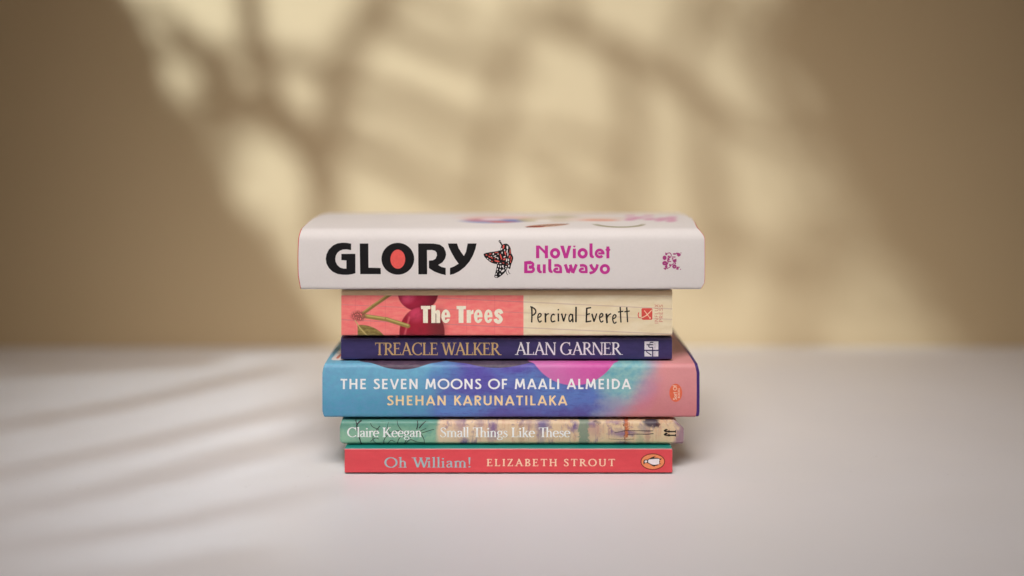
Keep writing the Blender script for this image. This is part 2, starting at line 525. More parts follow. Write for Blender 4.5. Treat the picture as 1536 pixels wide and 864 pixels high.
def geometric_sans(w):
    G = {}
    h = w / 2
    def S_(*p, **k): return stroke(list(p), w, **k)
    G['A'] = (stroke([(.08, 0), (.40, 1)], w) + stroke([(.40, 1), (.72, 0)], w) + S_((.20, .28), (.60, .28)) + poly((.40 - w * .62, 1), (.40 + w * .62, 1), (.40 + w * .3, .9), (.40 - w * .3, .9)), .80)
    G['D'] = (S_((.14, 0), (.14, 1)) + stroke([(.14, 1 - h), (.32, 1 - h)] + arc(.32, .5, .34, .5 - h, 90, -90) + [(.14, h)], w), .76)
    G['E'] = (S_((.14, 0), (.14, 1)) + S_((.14, 1 - h), (.52, 1 - h)) + S_((.14, h), (.53, h)) + S_((.14, .51), (.48, .51)), .60)
    G['F'] = (S_((.14, 0), (.14, 1)) + S_((.14, 1 - h), (.50, 1 - h)) + S_((.14, .49), (.46, .49)), .56)
    G['H'] = (S_((.14, 0), (.14, 1)) + S_((.64, 0), (.64, 1)) + S_((.14, .51), (.64, .51)), .80)
    G['I'] = (S_((.14, 0), (.14, 1)), .30)
    G['K'] = (S_((.14, 0), (.14, 1)) + stroke([(.16, .42), (.56, 1)], w) + stroke([(.28, .58), (.60, 0)], w), .66)
    G['L'] = (S_((.14, 0), (.14, 1)) + S_((.14, h), (.50, h)), .54)
    G['M'] = (stroke([(.10, 0), (.19, 1)], w) + stroke([(.18, 1), (.46, .18)], w) + stroke([(.46, .18), (.74, 1)], w) + stroke([(.73, 1), (.82, 0)], w), .94)
    G['N'] = (S_((.14, 0), (.14, 1)) + S_((.66, 0), (.66, 1)) + stroke([(.14, .98), (.66, .02)], w), .82)
    G['O'] = (stroke(arc(.49, .5, .42, .5 - h * .8, 0, 360, 44)[:-1], w, closed=True), .98)
    G['P'] = (S_((.14, 0), (.14, 1)) + stroke([(.14, 1 - h), (.34, 1 - h)] + arc(.34, .72, .19, .28 - h, 90, -90) + [(.14, .44 + h)], w), .60)
    G['R'] = (G['P'][0] + stroke([(.30, .46), (.54, 0)], w), .64)
    G['S'] = (stroke(spline([(.45, .83), (.39, .92), (.27, 1 - h), (.14, .88), (.13, .72), (.22, .59), (.36, .48), (.46, .34), (.43, .14), (.28, h), (.14, .08), (.07, .20)]), w), .56)
    G['T'] = (S_((.30, 0), (.30, 1)) + S_((.02, 1 - h), (.58, 1 - h)), .60)
    G['U'] = (stroke([(.14, 1)] + [(.14, .4)] + arc(.39, .34, .25, .34 - h, 180, 360) + [(.64, .4), (.64, 1)], w), .78)
    G['V'] = (stroke([(.08, 1), (.38, 0)], w) + stroke([(.38, 0), (.68, 1)], w), .76)
    G['B'] = (S_((.14, 0), (.14, 1)) + stroke([(.14, 1 - h), (.34, 1 - h)] + arc(.34, .75, .15, .25 - h, 90, -90) + [(.14, .51)], w) + stroke([(.14, .51), (.36, .51)] + arc(.36, .27, .18, .27 - h, 90, -90) + [(.14, h)], w), .62)
    G['X'] = (stroke([(.06, 0), (.58, 1)], w) + stroke([(.58, 0), (.06, 1)], w), .64)
    G['o'] = (stroke(arc(.32, .33, .25, .33 - h, 0, 360, 24)[:-1], w, closed=True), .64)
    G['r'] = (S_((.14, 0), (.14, .66)) + stroke(spline([(.14, .40), (.22, .58), (.38, .62)]), w), .42)
    G['t'] = (S_((.18, 0), (.18, .92)) + S_((.02, .62), (.36, .62)), .40)
    G['f'] = (stroke(spline([(.16, 0), (.16, .4), (.17, .84), (.26, 1.0), (.38, .98)]), w) + S_((.02, .62), (.34, .62)), .40)
    G[' '] = ([], .34)
    return G

def set_text(font, text, x0, x1, ytop, ybase, track=0.0, rot=0):
    """lay out text between x0..x1 (photo px), caps from ytop to ybase. rot=90: reads upwards,
    then x0..x1 is the run from bottom (x0=bottom row) to top and ytop/ybase are columns"""
    cx = 0.0
    items = []
    for ch in text:
        p, adv = font[ch]
        if items and prev in "TW" and ch.islower():
            cx -= .13
        prev = ch
        items.append((p, cx))
        cx += adv + track
    xs = [q[0] + c for p, c in items for pl in p for q in pl]
    lo, hi = min(xs), max(xs)
    sx = (x1 - x0) / (hi - lo)
    sy = ybase - ytop
    out = []
    for p, c in items:
        for pl in p:
            if rot:
                out.append([(ytop + sy * (1 - q[1]), x0 + (q[0] + c - lo) * sx) for q in pl])
            else:
                out.append([(x0 + (q[0] + c - lo) * sx, ybase - q[1] * sy) for q in pl])
    return out

def mapped(polys, ox, oy, sc):
    return [[(ox + x / sc, oy + y / sc) for x, y in p] for p in polys]

# ------------------------------------------------------------------ setting: table and wall
WALL_Y = 0.4726
g = Graph("painted_wall", 0.9, 0.2)
o_ = g.obj()
k_ = g.ss(g.noise(o_, 2.2, 4), 0.25, 0.75)
c_ = g.mix(k_, (0.60, 0.462, 0.278, 1), (0.64, 0.492, 0.302, 1))
b_ = g.nt.nodes.new("ShaderNodeBump")
b_.inputs["Strength"].default_value = 0.15
b_.inputs["Distance"].default_value = 0.002
g.put(b_.inputs["Height"], g.noise(o_, 220, 4))
g.nt.links.new(b_.outputs[0], g.bsdf.inputs["Normal"])
wall_mat = g.done(c_)
V = [(-2.2, WALL_Y, -0.8), (2.2, WALL_Y, -0.8), (2.2, WALL_Y, 1.9), (-2.2, WALL_Y, 1.9),
     (-2.2, WALL_Y + .1, -0.8), (2.2, WALL_Y + .1, -0.8), (2.2, WALL_Y + .1, 1.9), (-2.2, WALL_Y + .1, 1.9)]
BOXF = [[0, 1, 2, 3], [5, 4, 7, 6], [4, 0, 3, 7], [1, 5, 6, 2], [3, 2, 6, 7], [4, 5, 1, 0]]
wall = mesh_obj("wall", V, BOXF, wall_mat)
tag(wall, "plain tan painted wall behind the books, dappled with light cut by the added screen", "wall", kind="structure")

g = Graph("white_laminate", 0.42, 0.35)
o_ = g.obj()
k1 = g.ss(g.noise(o_, 3.0, 3), 0.3, 0.7)
c_ = g.mix(k1, (0.80, 0.775, 0.78, 1), (0.83, 0.805, 0.81, 1))
sp = g.ss(g.noise(o_, 260, 1), 0.755, 0.78)
c_ = g.mix(g.mul(sp, 0.25), c_, (0.35, 0.31, 0.29, 1))
b_ = g.nt.nodes.new("ShaderNodeBump")
b_.inputs["Strength"].default_value = 0.06
b_.inputs["Distance"].default_value = 0.0006
g.put(b_.inputs["Height"], g.noise(o_, 500, 3))
g.nt.links.new(b_.outputs[0], g.bsdf.inputs["Normal"])
g.put(g.bsdf.inputs["Roughness"], g.ss(g.noise(o_, 14, 4), 0.3, 0.7, 0.38, 0.5))
table_mat = g.done(c_)
ty1 = WALL_Y - 0.002
V = [(-1.3, -0.95, -0.035), (1.3, -0.95, -0.035), (1.3, -0.95, 0), (-1.3, -0.95, 0),
     (-1.3, ty1, -0.035), (1.3, ty1, -0.035), (1.3, ty1, 0), (-1.3, ty1, 0)]
table = mesh_obj("tabletop", V, BOXF, table_mat)
bv = table.modifiers.new("edge", 'BEVEL')
bv.width = 0.002
bv.segments = 2
tag(table, "smooth white tabletop under the stack of books", "table", kind="structure")

# ------------------------------------------------------------------ shadow screen: an unseen board added before the key lamp to shape its light
def wall_pt(u, v):
    d = WALL_Y - CAM_Y
    return Vector(((u - 768) * d / F, WALL_Y, CAM_Z - (v - HZ) * d / F))
def table_pt(u, v):
    d = F * CAM_Z / (v - HZ)
    return Vector(((u - 768) * d / F, d + CAM_Y, 0))
axis = (KEY_AIM - KEY).normalized()
sc_c = KEY + axis * 0.46
sx_ = axis.cross(Vector((0, 0, 1))).normalized()
sy_ = sx_.cross(axis)
def to_screen(p):
    d = p - KEY
    q = KEY + d * (0.46 / d.dot(axis)) - sc_c
    return (q.dot(sx_), q.dot(sy_))
# opening for the lit field on the wall, and card bars shaped to shade it
FIELD = spline([(170, -40), (225, 50), (255, 140), (300, 200), (330, 265), (372, 330), (430, 395), (475, 460), (535, 534), (760, 536), (1000, 536), (1440, 536),
                (1404, 500), (1392, 440), (1330, 392), (1318, 340), (1272, 300), (1276, 258), (1222, 214), (1228, 172), (1190, 110), (1176, 40), (1140, -40), (900, -60), (600, -60), (170, -40)], 4)[:-1]
holes = [[to_screen(wall_pt(*p)) for p in FIELD]]
CARD_BARS = [
    (((372, -40), (374, 20), (384, 84)), 34, 36), (((190, 78), (300, 78), (390, 86), (480, 96)), 32, 32), (((328, 70), (322, 130), (330, 215)), 48, 54),
    (((404, 80), (402, 130), (410, 200)), 38, 44), (((330, 140), (400, 144)), 44, 40), (((250, 186), (340, 182), (430, 190)), 36, 34), (((400, 170), (462, 214), (490, 290), (480, 360), (530, 460)), 60, 40),
    (((250, 20), (290, 60), (300, 84)), 22, 22),
    (((590, -40), (545, 40), (506, 110), (496, 220)), 46, 46), (((500, 126), (590, 142), (650, 168), (740, 208)), 26, 26), (((490, 216), (580, 246), (640, 282), (730, 318)), 32, 24),
    (((550, 30), (640, 66), (720, 92), (800, 96)), 24, 26), (((520, 176), (620, 212), (700, 252)), 14, 16), (((770, 40), (754, 140), (736, 220), (722, 330)), 26, 32), (((770, 20), (830, 38), (924, 70), (990, 108), (1050, 146)), 30, 34), (((1050, 146), (1110, 190), (1170, 226)), 30, 18),
    (((930, 90), (950, 180), (944, 270), (926, 340)), 34, 36), (((1058, 150), (1060, 250), (1072, 340), (1040, 420)), 36, 48), (((1240, 320), (1212, 400), (1196, 470), (1186, 540)), 44, 42),
    (((1180, -20), (1156, 60), (1160, 130), (1200, 230)), 28, 36), (((1066, -40), (1040, 30), (1010, 110)), 38, 34), (((760, 212), (840, 206), (930, 226)), 20, 24), (((720, 40), (640, 0), (560, -6)), 16, 20),
    (((1080, 370), (1150, 384), (1240, 380), (1340, 352)), 30, 42), (((870, 60), (850, 20), (860, -40)), 28, 30), (((800, 250), (880, 296), (960, 316)), 22, 24)]
bars = []
for pts, w0, w1 in CARD_BARS:
    for q in stroke(spline(pts, 6), w0, w1):
        bars.append([to_screen(wall_pt(*p)) for p in q])
# leaf-shaped card scraps added to dim the edges of the field
lr = random.Random(11)
EDGE_L = [(190, -20), (240, 60), (275, 170), (330, 262), (400, 358), (470, 450), (520, 520)]
EDGE_R = [(1150, -20), (1190, 60), (1225, 130), (1270, 220), (1320, 310), (1380, 410), (1430, 500)]
spots = []
for ed, inn, n in ((EDGE_L, 22, 24), (EDGE_R, 66, 120)):
    for k in range(n):
        t = lr.random() * (len(ed) - 1.001)
        i = int(t)
        f = t - i
        x = ed[i][0] + (ed[i + 1][0] - ed[i][0]) * f
        y = ed[i][1] + (ed[i + 1][1] - ed[i][1]) * f
        d = abs(lr.gauss(0, 1)) * inn
        spots.append((x + (d if ed is EDGE_L else -d), y))
for x, y in spots:
    a0, ll, ww = lr.uniform(0, 180), lr.uniform(12, 24), lr.uniform(5, 10)
    c0, s0 = math.cos(math.radians(a0)), math.sin(math.radians(a0))
    bars.append([to_screen(wall_pt(x + ll * p * c0 - ww * q * s0, y + ll * p * s0 + ww * q * c0)) for p, q in ((-1, 0), (-.5, .8), (.1, 1), (.6, .6), (1, 0), (.6, -.6), (.1, -1), (-.5, -.8))])
# slits: cut in the added screen to let a weak, streaked light onto the left of the table
DARK = [((-80, 570), (320, 540), 8), ((-80, 655), (187, 607), 11), ((187, 607), (420, 552), 9), ((-80, 730), (249, 657), 12), ((249, 657), (500, 596), 11),
        ((-80, 790), (222, 720), 13), ((222, 720), (520, 640), 16), ((-80, 838), (267, 784), 14), ((267, 784), (520, 728), 12), ((-80, 905), (400, 838), 20)]
def dark_at(x, y):
    return any(x0 <= x <= x1 and abs(y - (y0 + (y1 - y0) * (x - x0) / (x1 - x0))) < h for (x0, y0), (x1, y1), h in DARK)
for k in range(44):
    ya, yb = 560 + k * 9, 530 + k * 7.2
    xe = 505 if yb < 700 else 720
    yb2 = ya + (yb - ya) * (xe + 80) / 550
    run = []
    for i in range(41):
        x = -80 + (xe + 80) * i / 40
        y = ya + (yb2 - ya) * i / 40
        ok = not dark_at(x, y) and i < 40
        if ok:
            t = (x + 80) / 550
            run.append((x, y, min(2.0, 0.45 + 2.0 * t) * min(1.0, (40.5 - i) / (8 if xe < 600 else 24))))
        if not ok or i == 39:
            if len(run) > 1:
                P_ = [(p, q - w / 2) for p, q, w in run] + [(p, q + w / 2) for p, q, w in run[::-1]]
                holes.append([to_screen(table_pt(*p)) for p in P_])
            run = []
pan = [[(-0.34, -0.34), (0.34, -0.34), (0.34, 0.34), (-0.34, 0.34)]]
v2, t2 = union(pan, (), holes, bars)
V = [tuple(sc_c + sx_ * x + sy_ * y) for x, y in v2]
scr = mesh_obj("shadow_screen", V, t2, plain("black_card", (0.02, 0.02, 0.02, 1), 0.9))
sm = scr.modifiers.new("thickness", 'SOLIDIFY')
sm.thickness = 0.0012
tag(scr, "unseen black card screen with cut openings before the lamp, casting the dappled light", "screen")

# ------------------------------------------------------------------ shared book materials
def page_material():
    g = Graph("page_edges", 0.85, 0.2)
    o = g.obj()
    x = g.nt.nodes.new("ShaderNodeSeparateXYZ")
    g.nt.links.new(o, x.inputs[0])
    z = x.outputs[2]
    n = g.noise(g.vec(g.mul(x.outputs[0], 6.0), g.mul(x.outputs[1], 6.0), g.mul(z, 2600.0)), 1.0, 2)
    return g.done(g.mix(g.ss(n, 0.3, 0.7), (0.50, 0.43, 0.33, 1), (0.74, 0.67, 0.55, 1)))
PAGES = page_material()
K = 1.16       # photo colour -> surface colour

# ================================================================== book: white hardback on top
b = Book("hardback_book", "thick white dust-jacketed hardback with big black title and butterfly, topmost of the stack", "books in the stack",
         449, 1057, 0.1078, 0.1446, 0.0, 0.158, 0.0066, 0.0018, 0.0009, 0.0, 0.0009, 0.0030)
def glory_end(t, yy, zz):
    f = (zz - 0.1078) / 0.0368
    fr = max(0.0, 1 - (yy - 0.0) / 0.05)
    if t < 0.5:
        return ((0.0012 * max(0, 0.25 - f) * 4 - 0.0006 * math.sin(f * 3.1)) + 0.0022 * max(0, (f - .8) * 5) ** 2 * 0.4) * max(0, 1 - t * 12) * fr
    return (-0.0030 * max(0, 0.14 - f) / .14 - 0.0035 * max(0, (f - .86) / .14) ** 1.5) * max(0, 1 - (1 - t) * 12) * fr
b.endfun = glory_end
g = Graph("white_jacket", 0.62, 0.25)
u, v = g.uv()
c = rgb(232, 226, 223, 0.97)
# front-cover artwork lying on the top board (v grows smaller towards the back)
def tv(y_mm): return 337 - (y_mm - 6) * 2.5
def tu(x_mm): return 768 + x_mm * 2.5
for (xm, ym, rx, ry, rot, cc, s_, k_) in [
        (-6, 66, 26, 14, 0, (226, 180, 170), .5, .7), (-12, 43, 19, 13, 0, (130, 140, 195), .35, .8), (-20, 50, 10, 10, 0, (205, 120, 130), .5, .7), (-6, 38, 9, 5, 0, (205, 100, 80), .5, .85), (2, 46, 8, 9, 0, (110, 130, 190), .5, .7), (-13, 54, 7, 7, 0, (240, 225, 235), .5, .8),
        (10, 50, 6, 12, 0, (190, 178, 120), .5, .7), (26, 58, 17, 22, 0, (216, 202, 180), .4, .75), (20, 44, 5, 8, 0, (235, 228, 222), .4, .9), (34, 74, 10, 12, 0, (176, 168, 120), .5, .6), (44, 56, 9, 16, 0, (232, 214, 205), .4, .7),
        (56, 48, 12, 6, 4, (226, 140, 105), .5, .85), (60, 62, 14, 8, 0, (222, 190, 170), .5, .6), (40, 96, 34, 10, 0, (214, 190, 180), .6, .6), (-16, 90, 20, 10, 0, (220, 196, 190), .6, .5)]:
    c = g.mix(g.mul(g.ell(u, v, tu(xm), tv(ym), rx * 2.5, ry * 2.5, rot, s_), k_), c, rgb(*cc))
for xm, ym, ry in ((76, 56, 12), (82, 66, 10), (88, 56, 8), (95, 54, 14), (101, 46, 10), (103, 66, 12), (90, 84, 8), (78, 84, 8)):
    c = g.mix(g.mul(g.ell(u, v, tu(xm), tv(ym), 9, ry * 2.5, 12, .5), .55), c, rgb(206, 80, 155))
# olive ring
ring = g.m('SUBTRACT', g.ell(u, v, tu(66), tv(28), 42, 50, 0, .05), g.ell(u, v, tu(66.5), tv(30), 34, 41, 0, .05), clamp=True)
c = g.mix(g.mul(g.mul(ring, g.ss(v, tv(30), tv(20))), .72), c, rgb(138, 128, 72))
# orange and black insect on the cover
c = g.mix(g.mul(g.ell(u, v, tu(22), tv(19), 36, 15, -30, .15), .85), c, rgb(190, 140, 110))
c = g.mix(g.mul(g.ell(u, v, tu(14), tv(12.5), 15, 9, -10, .2), .9), c, rgb(170, 80, 62))
for i in range(6):
    c = g.mix(g.mul(g.seg(u, v, tu(9 + i * 4.4), tv(9 + i * 2.6), tu(13 + i * 4.4), tv(15 + i * 2.7), 2.6), .85), c, rgb(50, 40, 40))
b.wrap("dust_jacket", g.done(g.grain(c, 0.035, 700, 22)), 0.0, 0.0003)
case = plain("red_case_cloth", rgb(205, 70, 75, 1.0), 0.6)
b.wrap("case_boards", case, 0.00034, 0.0026, b.x0 - 0.0005, b.x1 + 0.0003)
b.pages(0.004, 0.004, 0.005, 0.0030, PAGES)
black = ink("black_ink", (0.008, 0.007, 0.008, 1), 0.55, 0.25)
O6, O7 = (470, 350, 9.035), (600, 350, 8.533)
Gp = poly((512, 140), (455, 130), (400, 127), (330, 135), (265, 165), (210, 220), (178, 285), (168, 345), (178, 410), (210, 470), (260, 520), (330, 552), (400, 562), (470, 562), (530, 553), (570, 540), (570, 278), (380, 278), (380, 362), (448, 368), (448, 478), (410, 478), (365, 465), (325, 430), (302, 385), (297, 345), (305, 300), (325, 265), (360, 235), (400, 220), (450, 217), (512, 228))
Lp = poly((628, 138), (745, 138), (748, 465), (912, 470), (915, 553), (635, 553))
Op = dot(1145, 345, 222, 216, 48)
Rp = poly((232, 130), (345, 130), (348, 525), (235, 525)) + poly((340, 130), (430, 131), (510, 145), (560, 180), (585, 235), (590, 275), (578, 322), (545, 370), (490, 405), (530, 430), (585, 443), (585, 535), (520, 520), (440, 490), (370, 445), (370, 348), (420, 345), (455, 325), (472, 285), (470, 250), (450, 225), (410, 213), (340, 215))
Yp = poly((612, 130), (730, 130), (750, 190), (785, 245), (818, 290), (845, 235), (865, 130), (980, 130), (965, 200), (935, 280), (890, 360), (830, 430), (760, 485), (690, 520), (638, 532), (640, 443), (690, 425), (750, 388), (700, 320), (655, 240), (625, 175))
b.decal("title_lettering", mapped(Gp + Lp + Op, *O6) + mapped(Rp + Yp, *O7), black, 1)
b.decal("title_letter_centre", mapped(dot(1145, 350, 100, 130, 36), *O6), ink("salmon_ink", rgb(240, 98, 92, 1.05), .4), 2)
# author name, heavy rounded capitals with breaks
W = 47
O8 = (775, 350, 10.24)
A = []
A += stroke([(322, 188), (322, 382)], 50) + poly((300, 188), (352, 188), (470, 300), (470, 350), (432, 318), (345, 228)) + stroke([(457, 188), (457, 382)], 48)
A += stroke(arc(590, 307, 55, 57, 0, 360, 32)[:-1], W, closed=True)
A += poly((668, 190), (722, 190), (757, 310), (790, 190), (840, 190), (783, 382), (730, 382))
A += stroke([(886, 235), (886, 382)], W) + poly((864, 190), (908, 190), (900, 208), (886, 218), (872, 208))
A += stroke(arc(1013, 307, 55, 57, 0, 360, 32)[:-1], W, closed=True)
A += poly((1118, 155), (1166, 155), (1166, 320), (1175, 345), (1188, 350), (1184, 383), (1150, 378), (1126, 360), (1118, 330))
A += stroke(arc(1274, 309, 54, 54, 8, -285, 32), 42) + stroke([(1252, 308), (1350, 308)], 34) + stroke(arc(1274, 309, 54, 54, 40, 75, 6), 42)
A += stroke([(1401, 202), (1401, 384)], 46) + poly((1362, 252), (1380, 228), (1422, 228), (1442, 252), (1424, 276), (1380, 276))
A += stroke([(140, 430), (140, 613)], 52) + stroke([(140, 450), (215, 450)] + arc(215, 482, 36, 32, -90, 90) + [(185, 514)], 42) + stroke([(185, 520), (222, 520)] + arc(222, 556, 38, 36, -90, 90) + [(140, 592)], 42)
A += poly((316, 476), (362, 476), (362, 545), (368, 572), (388, 582), (384, 615), (345, 610), (318, 585), (308, 540)) + stroke([(424, 476), (424, 613)], 46)
A += poly((484, 395), (532, 395), (532, 545), (540, 570), (553, 578), (550, 612), (516, 606), (492, 588), (484, 550))
for dx in (0, 393):
    A += stroke(spline([(578 + dx, 495), (630 + dx, 492), (668 + dx, 512), (676 + dx, 560), (676 + dx, 613)]), 42) + stroke(spline([(676 + dx, 592), (610 + dx, 594), (578 + dx, 572), (600 + dx, 545), (638 + dx, 545)]), 38)
A += stroke([(745, 476), (790, 604)], 46) + stroke([(795, 612), (835, 505)], 40) + stroke([(822, 480), (862, 604)], 46) + stroke([(862, 612), (918, 476)], 44)
A += stroke(spline([(1135, 476), (1160, 530), (1195, 562)]), 46) + stroke(spline([(1242, 476), (1222, 540), (1180, 592), (1118, 612)]), 42)
A += stroke(arc(1355, 550, 56, 56, 0, 360, 32)[:-1], W - 2, closed=True)
b.decal("author_lettering", mapped(A, *O8), ink("magenta_ink", rgb(200, 55, 150, 1.05), .4), 1)
# butterfly drawing
OB = (720, 355, 13.29)
wingA = spline([(70, 345), (120, 325), (230, 305), (330, 290), (410, 275), (470, 330), (560, 400), (560, 560), (450, 570), (340, 550), (230, 520), (140, 455), (85, 395), (70, 345)], 5)
wingB = spline([(430, 165), (500, 140), (560, 155), (610, 230), (625, 330), (660, 400), (655, 470), (620, 560), (600, 640), (560, 620), (540, 500), (480, 380), (410, 280), (415, 220), (430, 165)], 5)
wingC = spline([(340, 550), (325, 640), (300, 740), (285, 800), (320, 825), (380, 810), (470, 740), (520, 680), (560, 600), (540, 560), (440, 560), (340, 550)], 5)
body = stroke(spline([(390, 90), (415, 130), (440, 170)]), 34, 26) + dot(393, 92, 22) + stroke(spline([(520, 680), (530, 730), (560, 765)]), 12) + stroke(spline([(560, 670), (575, 715), (603, 745)]), 12)
bf = b.decal("butterfly_print", mapped([wingA, wingB, wingC] + body, *OB), black, 1)
rnd = random.Random(7)
cells_r = [(130, 365, 20, 13, 20), (205, 345, 30, 9, -5), (190, 400, 36, 12, 30), (240, 425, 22, 11, 10), (340, 488, 60, 16, 12), (415, 395, 14, 60, -20), (330, 315, 42, 8, -10),
           (470, 200, 18, 42, 10), (505, 330, 18, 46, -15), (485, 450, 34, 16, -25), (600, 300, 10, 56, 0), (590, 400, 16, 32, 20), (620, 440, 10, 50, 10), (465, 525, 22, 9, 20), (540, 548, 14, 9, 0), (240, 490, 20, 9, 30), (430, 440, 20, 9, -50), (610, 500, 10, 20, 0), (300, 440, 14, 8, 0)]
cells_w = [(300, 385, 30, 10, -20), (315, 410, 26, 8, 20), (265, 345, 12, 22, 10), (440, 320, 12, 22, 0), (430, 245, 14, 24, 30), (545, 220, 18, 34, -10), (545, 195, 24, 10, 30), (540, 290, 10, 40, 10), (555, 350, 9, 40, 0), (490, 400, 24, 11, -20),
           (530, 470, 14, 36, 10), (570, 465, 12, 28, 0), (195, 465, 24, 9, 30), (150, 435, 14, 9, 30), (350, 530, 12, 9, 0), (405, 535, 20, 10, 0), (355, 430, 10, 26, -20), (360, 345, 12, 14, 0), (490, 270, 10, 20, 0), (565, 520, 9, 18, 0),
           (370, 585, 12, 24, 0), (410, 600, 10, 26, 15), (455, 590, 16, 24, 0), (455, 680, 44, 22, -35), (400, 665, 14, 20, 0), (345, 650, 10, 26, 10), (320, 800, 24, 12, 0), (320, 745, 10, 26, 10), (400, 750, 12, 16, 0), (520, 600, 18, 14, -30), (575, 580, 14, 26, 0), (515, 640, 14, 12, 0), (470, 620, 8, 14, 0), (398, 98, 9, 11, 0), (350, 700, 10, 10, 0), (230, 395, 14, 9, 0)]
def cells(lst):
    out = []
    for cx, cy, rx, ry, ro in lst:
        c_, s__ = math.cos(math.radians(ro)), math.sin(math.radians(ro))
        pts = []
        for i in range(10):
            a = 2 * math.pi * i / 10
            w = rnd.uniform(.8, 1.12)
            x, y = rx * w * math.cos(a), ry * w * math.sin(a)
            pts.append((cx + x * c_ - y * s__, cy + x * s__ + y * c_))
        out.append(pts)
    return out
b.decal("red_wing_cells", mapped(cells(cells_r), *OB), ink("wing_red_ink", rgb(225, 95, 85, 1.05), .4), 2, bf)
b.decal("white_wing_cells", mapped(cells(cells_w), *OB), ink("wing_white_ink", rgb(238, 232, 230, 1.0), .4), 2, bf)
# publisher's mark: two small seated figures with a vine, printed sideways
OE = (980, 365, 17.28)
E_ = dot(292, 375, 52, 58) + dot(298, 515, 66, 58) + stroke([(320, 300), (330, 250), (350, 265), (345, 310)], 26) + stroke([(270, 640), (310, 670), (330, 620), (300, 600)], 30)
E_ += stroke(spline([(360, 260), (430, 250), (465, 310), (430, 370), (360, 385)]), 22) + stroke([(370, 330), (420, 345), (400, 390)], 20) + stroke([(370, 475), (460, 470)], 26) + stroke(spline([(360, 420), (380, 500), (350, 560), (350, 640)]), 25)
E_ += stroke(spline([(340, 660), (420, 620), (470, 560), (540, 520)]), 22) + stroke([(480, 355), (575, 355)], 26) + poly((475, 440), (600, 395), (600, 480)) + dot(550, 275, 46, 22) + stroke(spline([(590, 260), (660, 270), (690, 300), (640, 330)]), 42) + dot(545, 600, 55, 55) + stroke([(600, 620), (680, 620)], 30) + dot(625, 660, 35, 25) + dot(705, 675, 14) + stroke([(560, 540), (580, 500)], 30) + dot(715, 250, 14)
E_ += dot(395, 420, 30) + dot(545, 470, 36) + dot(640, 300, 30) + dot(335, 600, 32) + dot(430, 560, 26) + dot(400, 340, 26) + dot(500, 400, 22)
Eh = [dot(300, 520, 9)[0], dot(545, 605, 9)[0]]
b.decal("publisher_emblem", mapped(E_, *OE), ink("emblem_magenta_ink", rgb(170, 60, 125, 1.05), .45), 1, holes=mapped(Eh, *OE))

# ================================================================== book: cherries paperback
b = Book("paperback_book", "pink and cream paperback with cherries on its spine, under the white hardback", "books in the stack",
         512, 1008.5, 0.0792, 0.1078, 0.006, 0.128, 0.0013, 0.0011, 0.0, 0.0004, 0.0010)
g = Graph("cherry_cover", 0.40, 0.45)
u, v = g.uv()
vec = g.vec(g.mul(u, .01), g.mul(v, .03))
pinkn = g.ss(g.noise(vec, 6, 4), .3, .7)
pink = g.mix(pinkn, rgb(231, 112, 112, K), rgb(240, 130, 122, K))
cream = g.mix(g.ss(g.noise(vec, 3, 3), .3, .7), rgb(228, 214, 184, K * .98), rgb(220, 203, 168, K * .98))
c = g.mix(g.ss(u, 784.2, 786.2), pink, cream)
# ruled lines of the paper
for y0, sl_, st_ in ((447, .047, .38), (463.5, .045, .26), (486, .044, .38), (429, .047, .15)):
    yy = g.m('ADD', g.mul(g.m('SUBTRACT', u, 660), sl_), y0)
    d = g.m('ABSOLUTE', g.m('SUBTRACT', v, yy))
    c = g.mix(g.mul(g.ss(d, 1.3, .2), st_), c, rgb(160, 120, 130, K))
for xx in (533, 556, 578, 700, 742):
    c = g.mix(g.mul(g.ss(g.m('ABSOLUTE', g.m('SUBTRACT', u, xx)), .9, .1), .18), c, rgb(190, 70, 90, K))
# stems
for q in ((545, 470, 560, 459), (560, 459, 586, 441)):
    c = g.mix(g.seg(u, v, *q, 5.0), c, rgb(128, 105, 58, K)); c = g.mix(g.mul(g.seg(u, v, q[0] - 1, q[1] - 1.4, q[2] - 1, q[3] - 1.4, 1.6), .8), c, rgb(182, 165, 95, K))
# upper cherry
def cherry(c, cx, cy, rx, ry, dark, mid, lit, hx, hy):
    m_ = g.ell(u, v, cx, cy, rx, ry, 0, .03)
    body_ = g.mix(g.ell(u, v, cx - rx * .25, cy - ry * .1, rx * .8, ry * .9, 0, .5), dark, mid)
    body_ = g.mix(g.mul(g.ell(u, v, hx, hy, rx * .30, ry * .26, -30, .8), .9), body_, lit)
    body_ = g.mix(g.mul(g.ss(g.noise(g.vec(g.mul(u, .05), g.mul(v, .05)), 1.5, 4), .45, .75), .45), body_, dark)
    return g.mix(m_, c, body_)
c = cherry(c, 627, 440, 30, 26.5, rgb(112, 18, 38, K), rgb(160, 30, 60, K), rgb(206, 76, 108, K), 612, 446)
c = cherry(c, 633, 500, 34, 39.5, rgb(108, 28, 36, K), rgb(152, 26, 48, K), rgb(202, 66, 98, K), 624, 470)
c = g.mix(g.mul(g.seg(u, v, 614, 476, 607, 502, 2.5, 1.4), .6), c, rgb(215, 100, 110, K))
c = g.mix(g.mul(g.ell(u, v, 655, 490, 14, 26, 10, .6), .55), c, rgb(105, 38, 42, K))
for q in ((546, 474, 580, 479), (580, 479, 612, 489)):
    c = g.mix(g.seg(u, v, *q, 6.2), c, rgb(140, 118, 64, K)); c = g.mix(g.mul(g.seg(u, v, q[0], q[1] - 1.2, q[2], q[3] - 1.2, 2.2), .8), c, rgb(190, 176, 105, K))
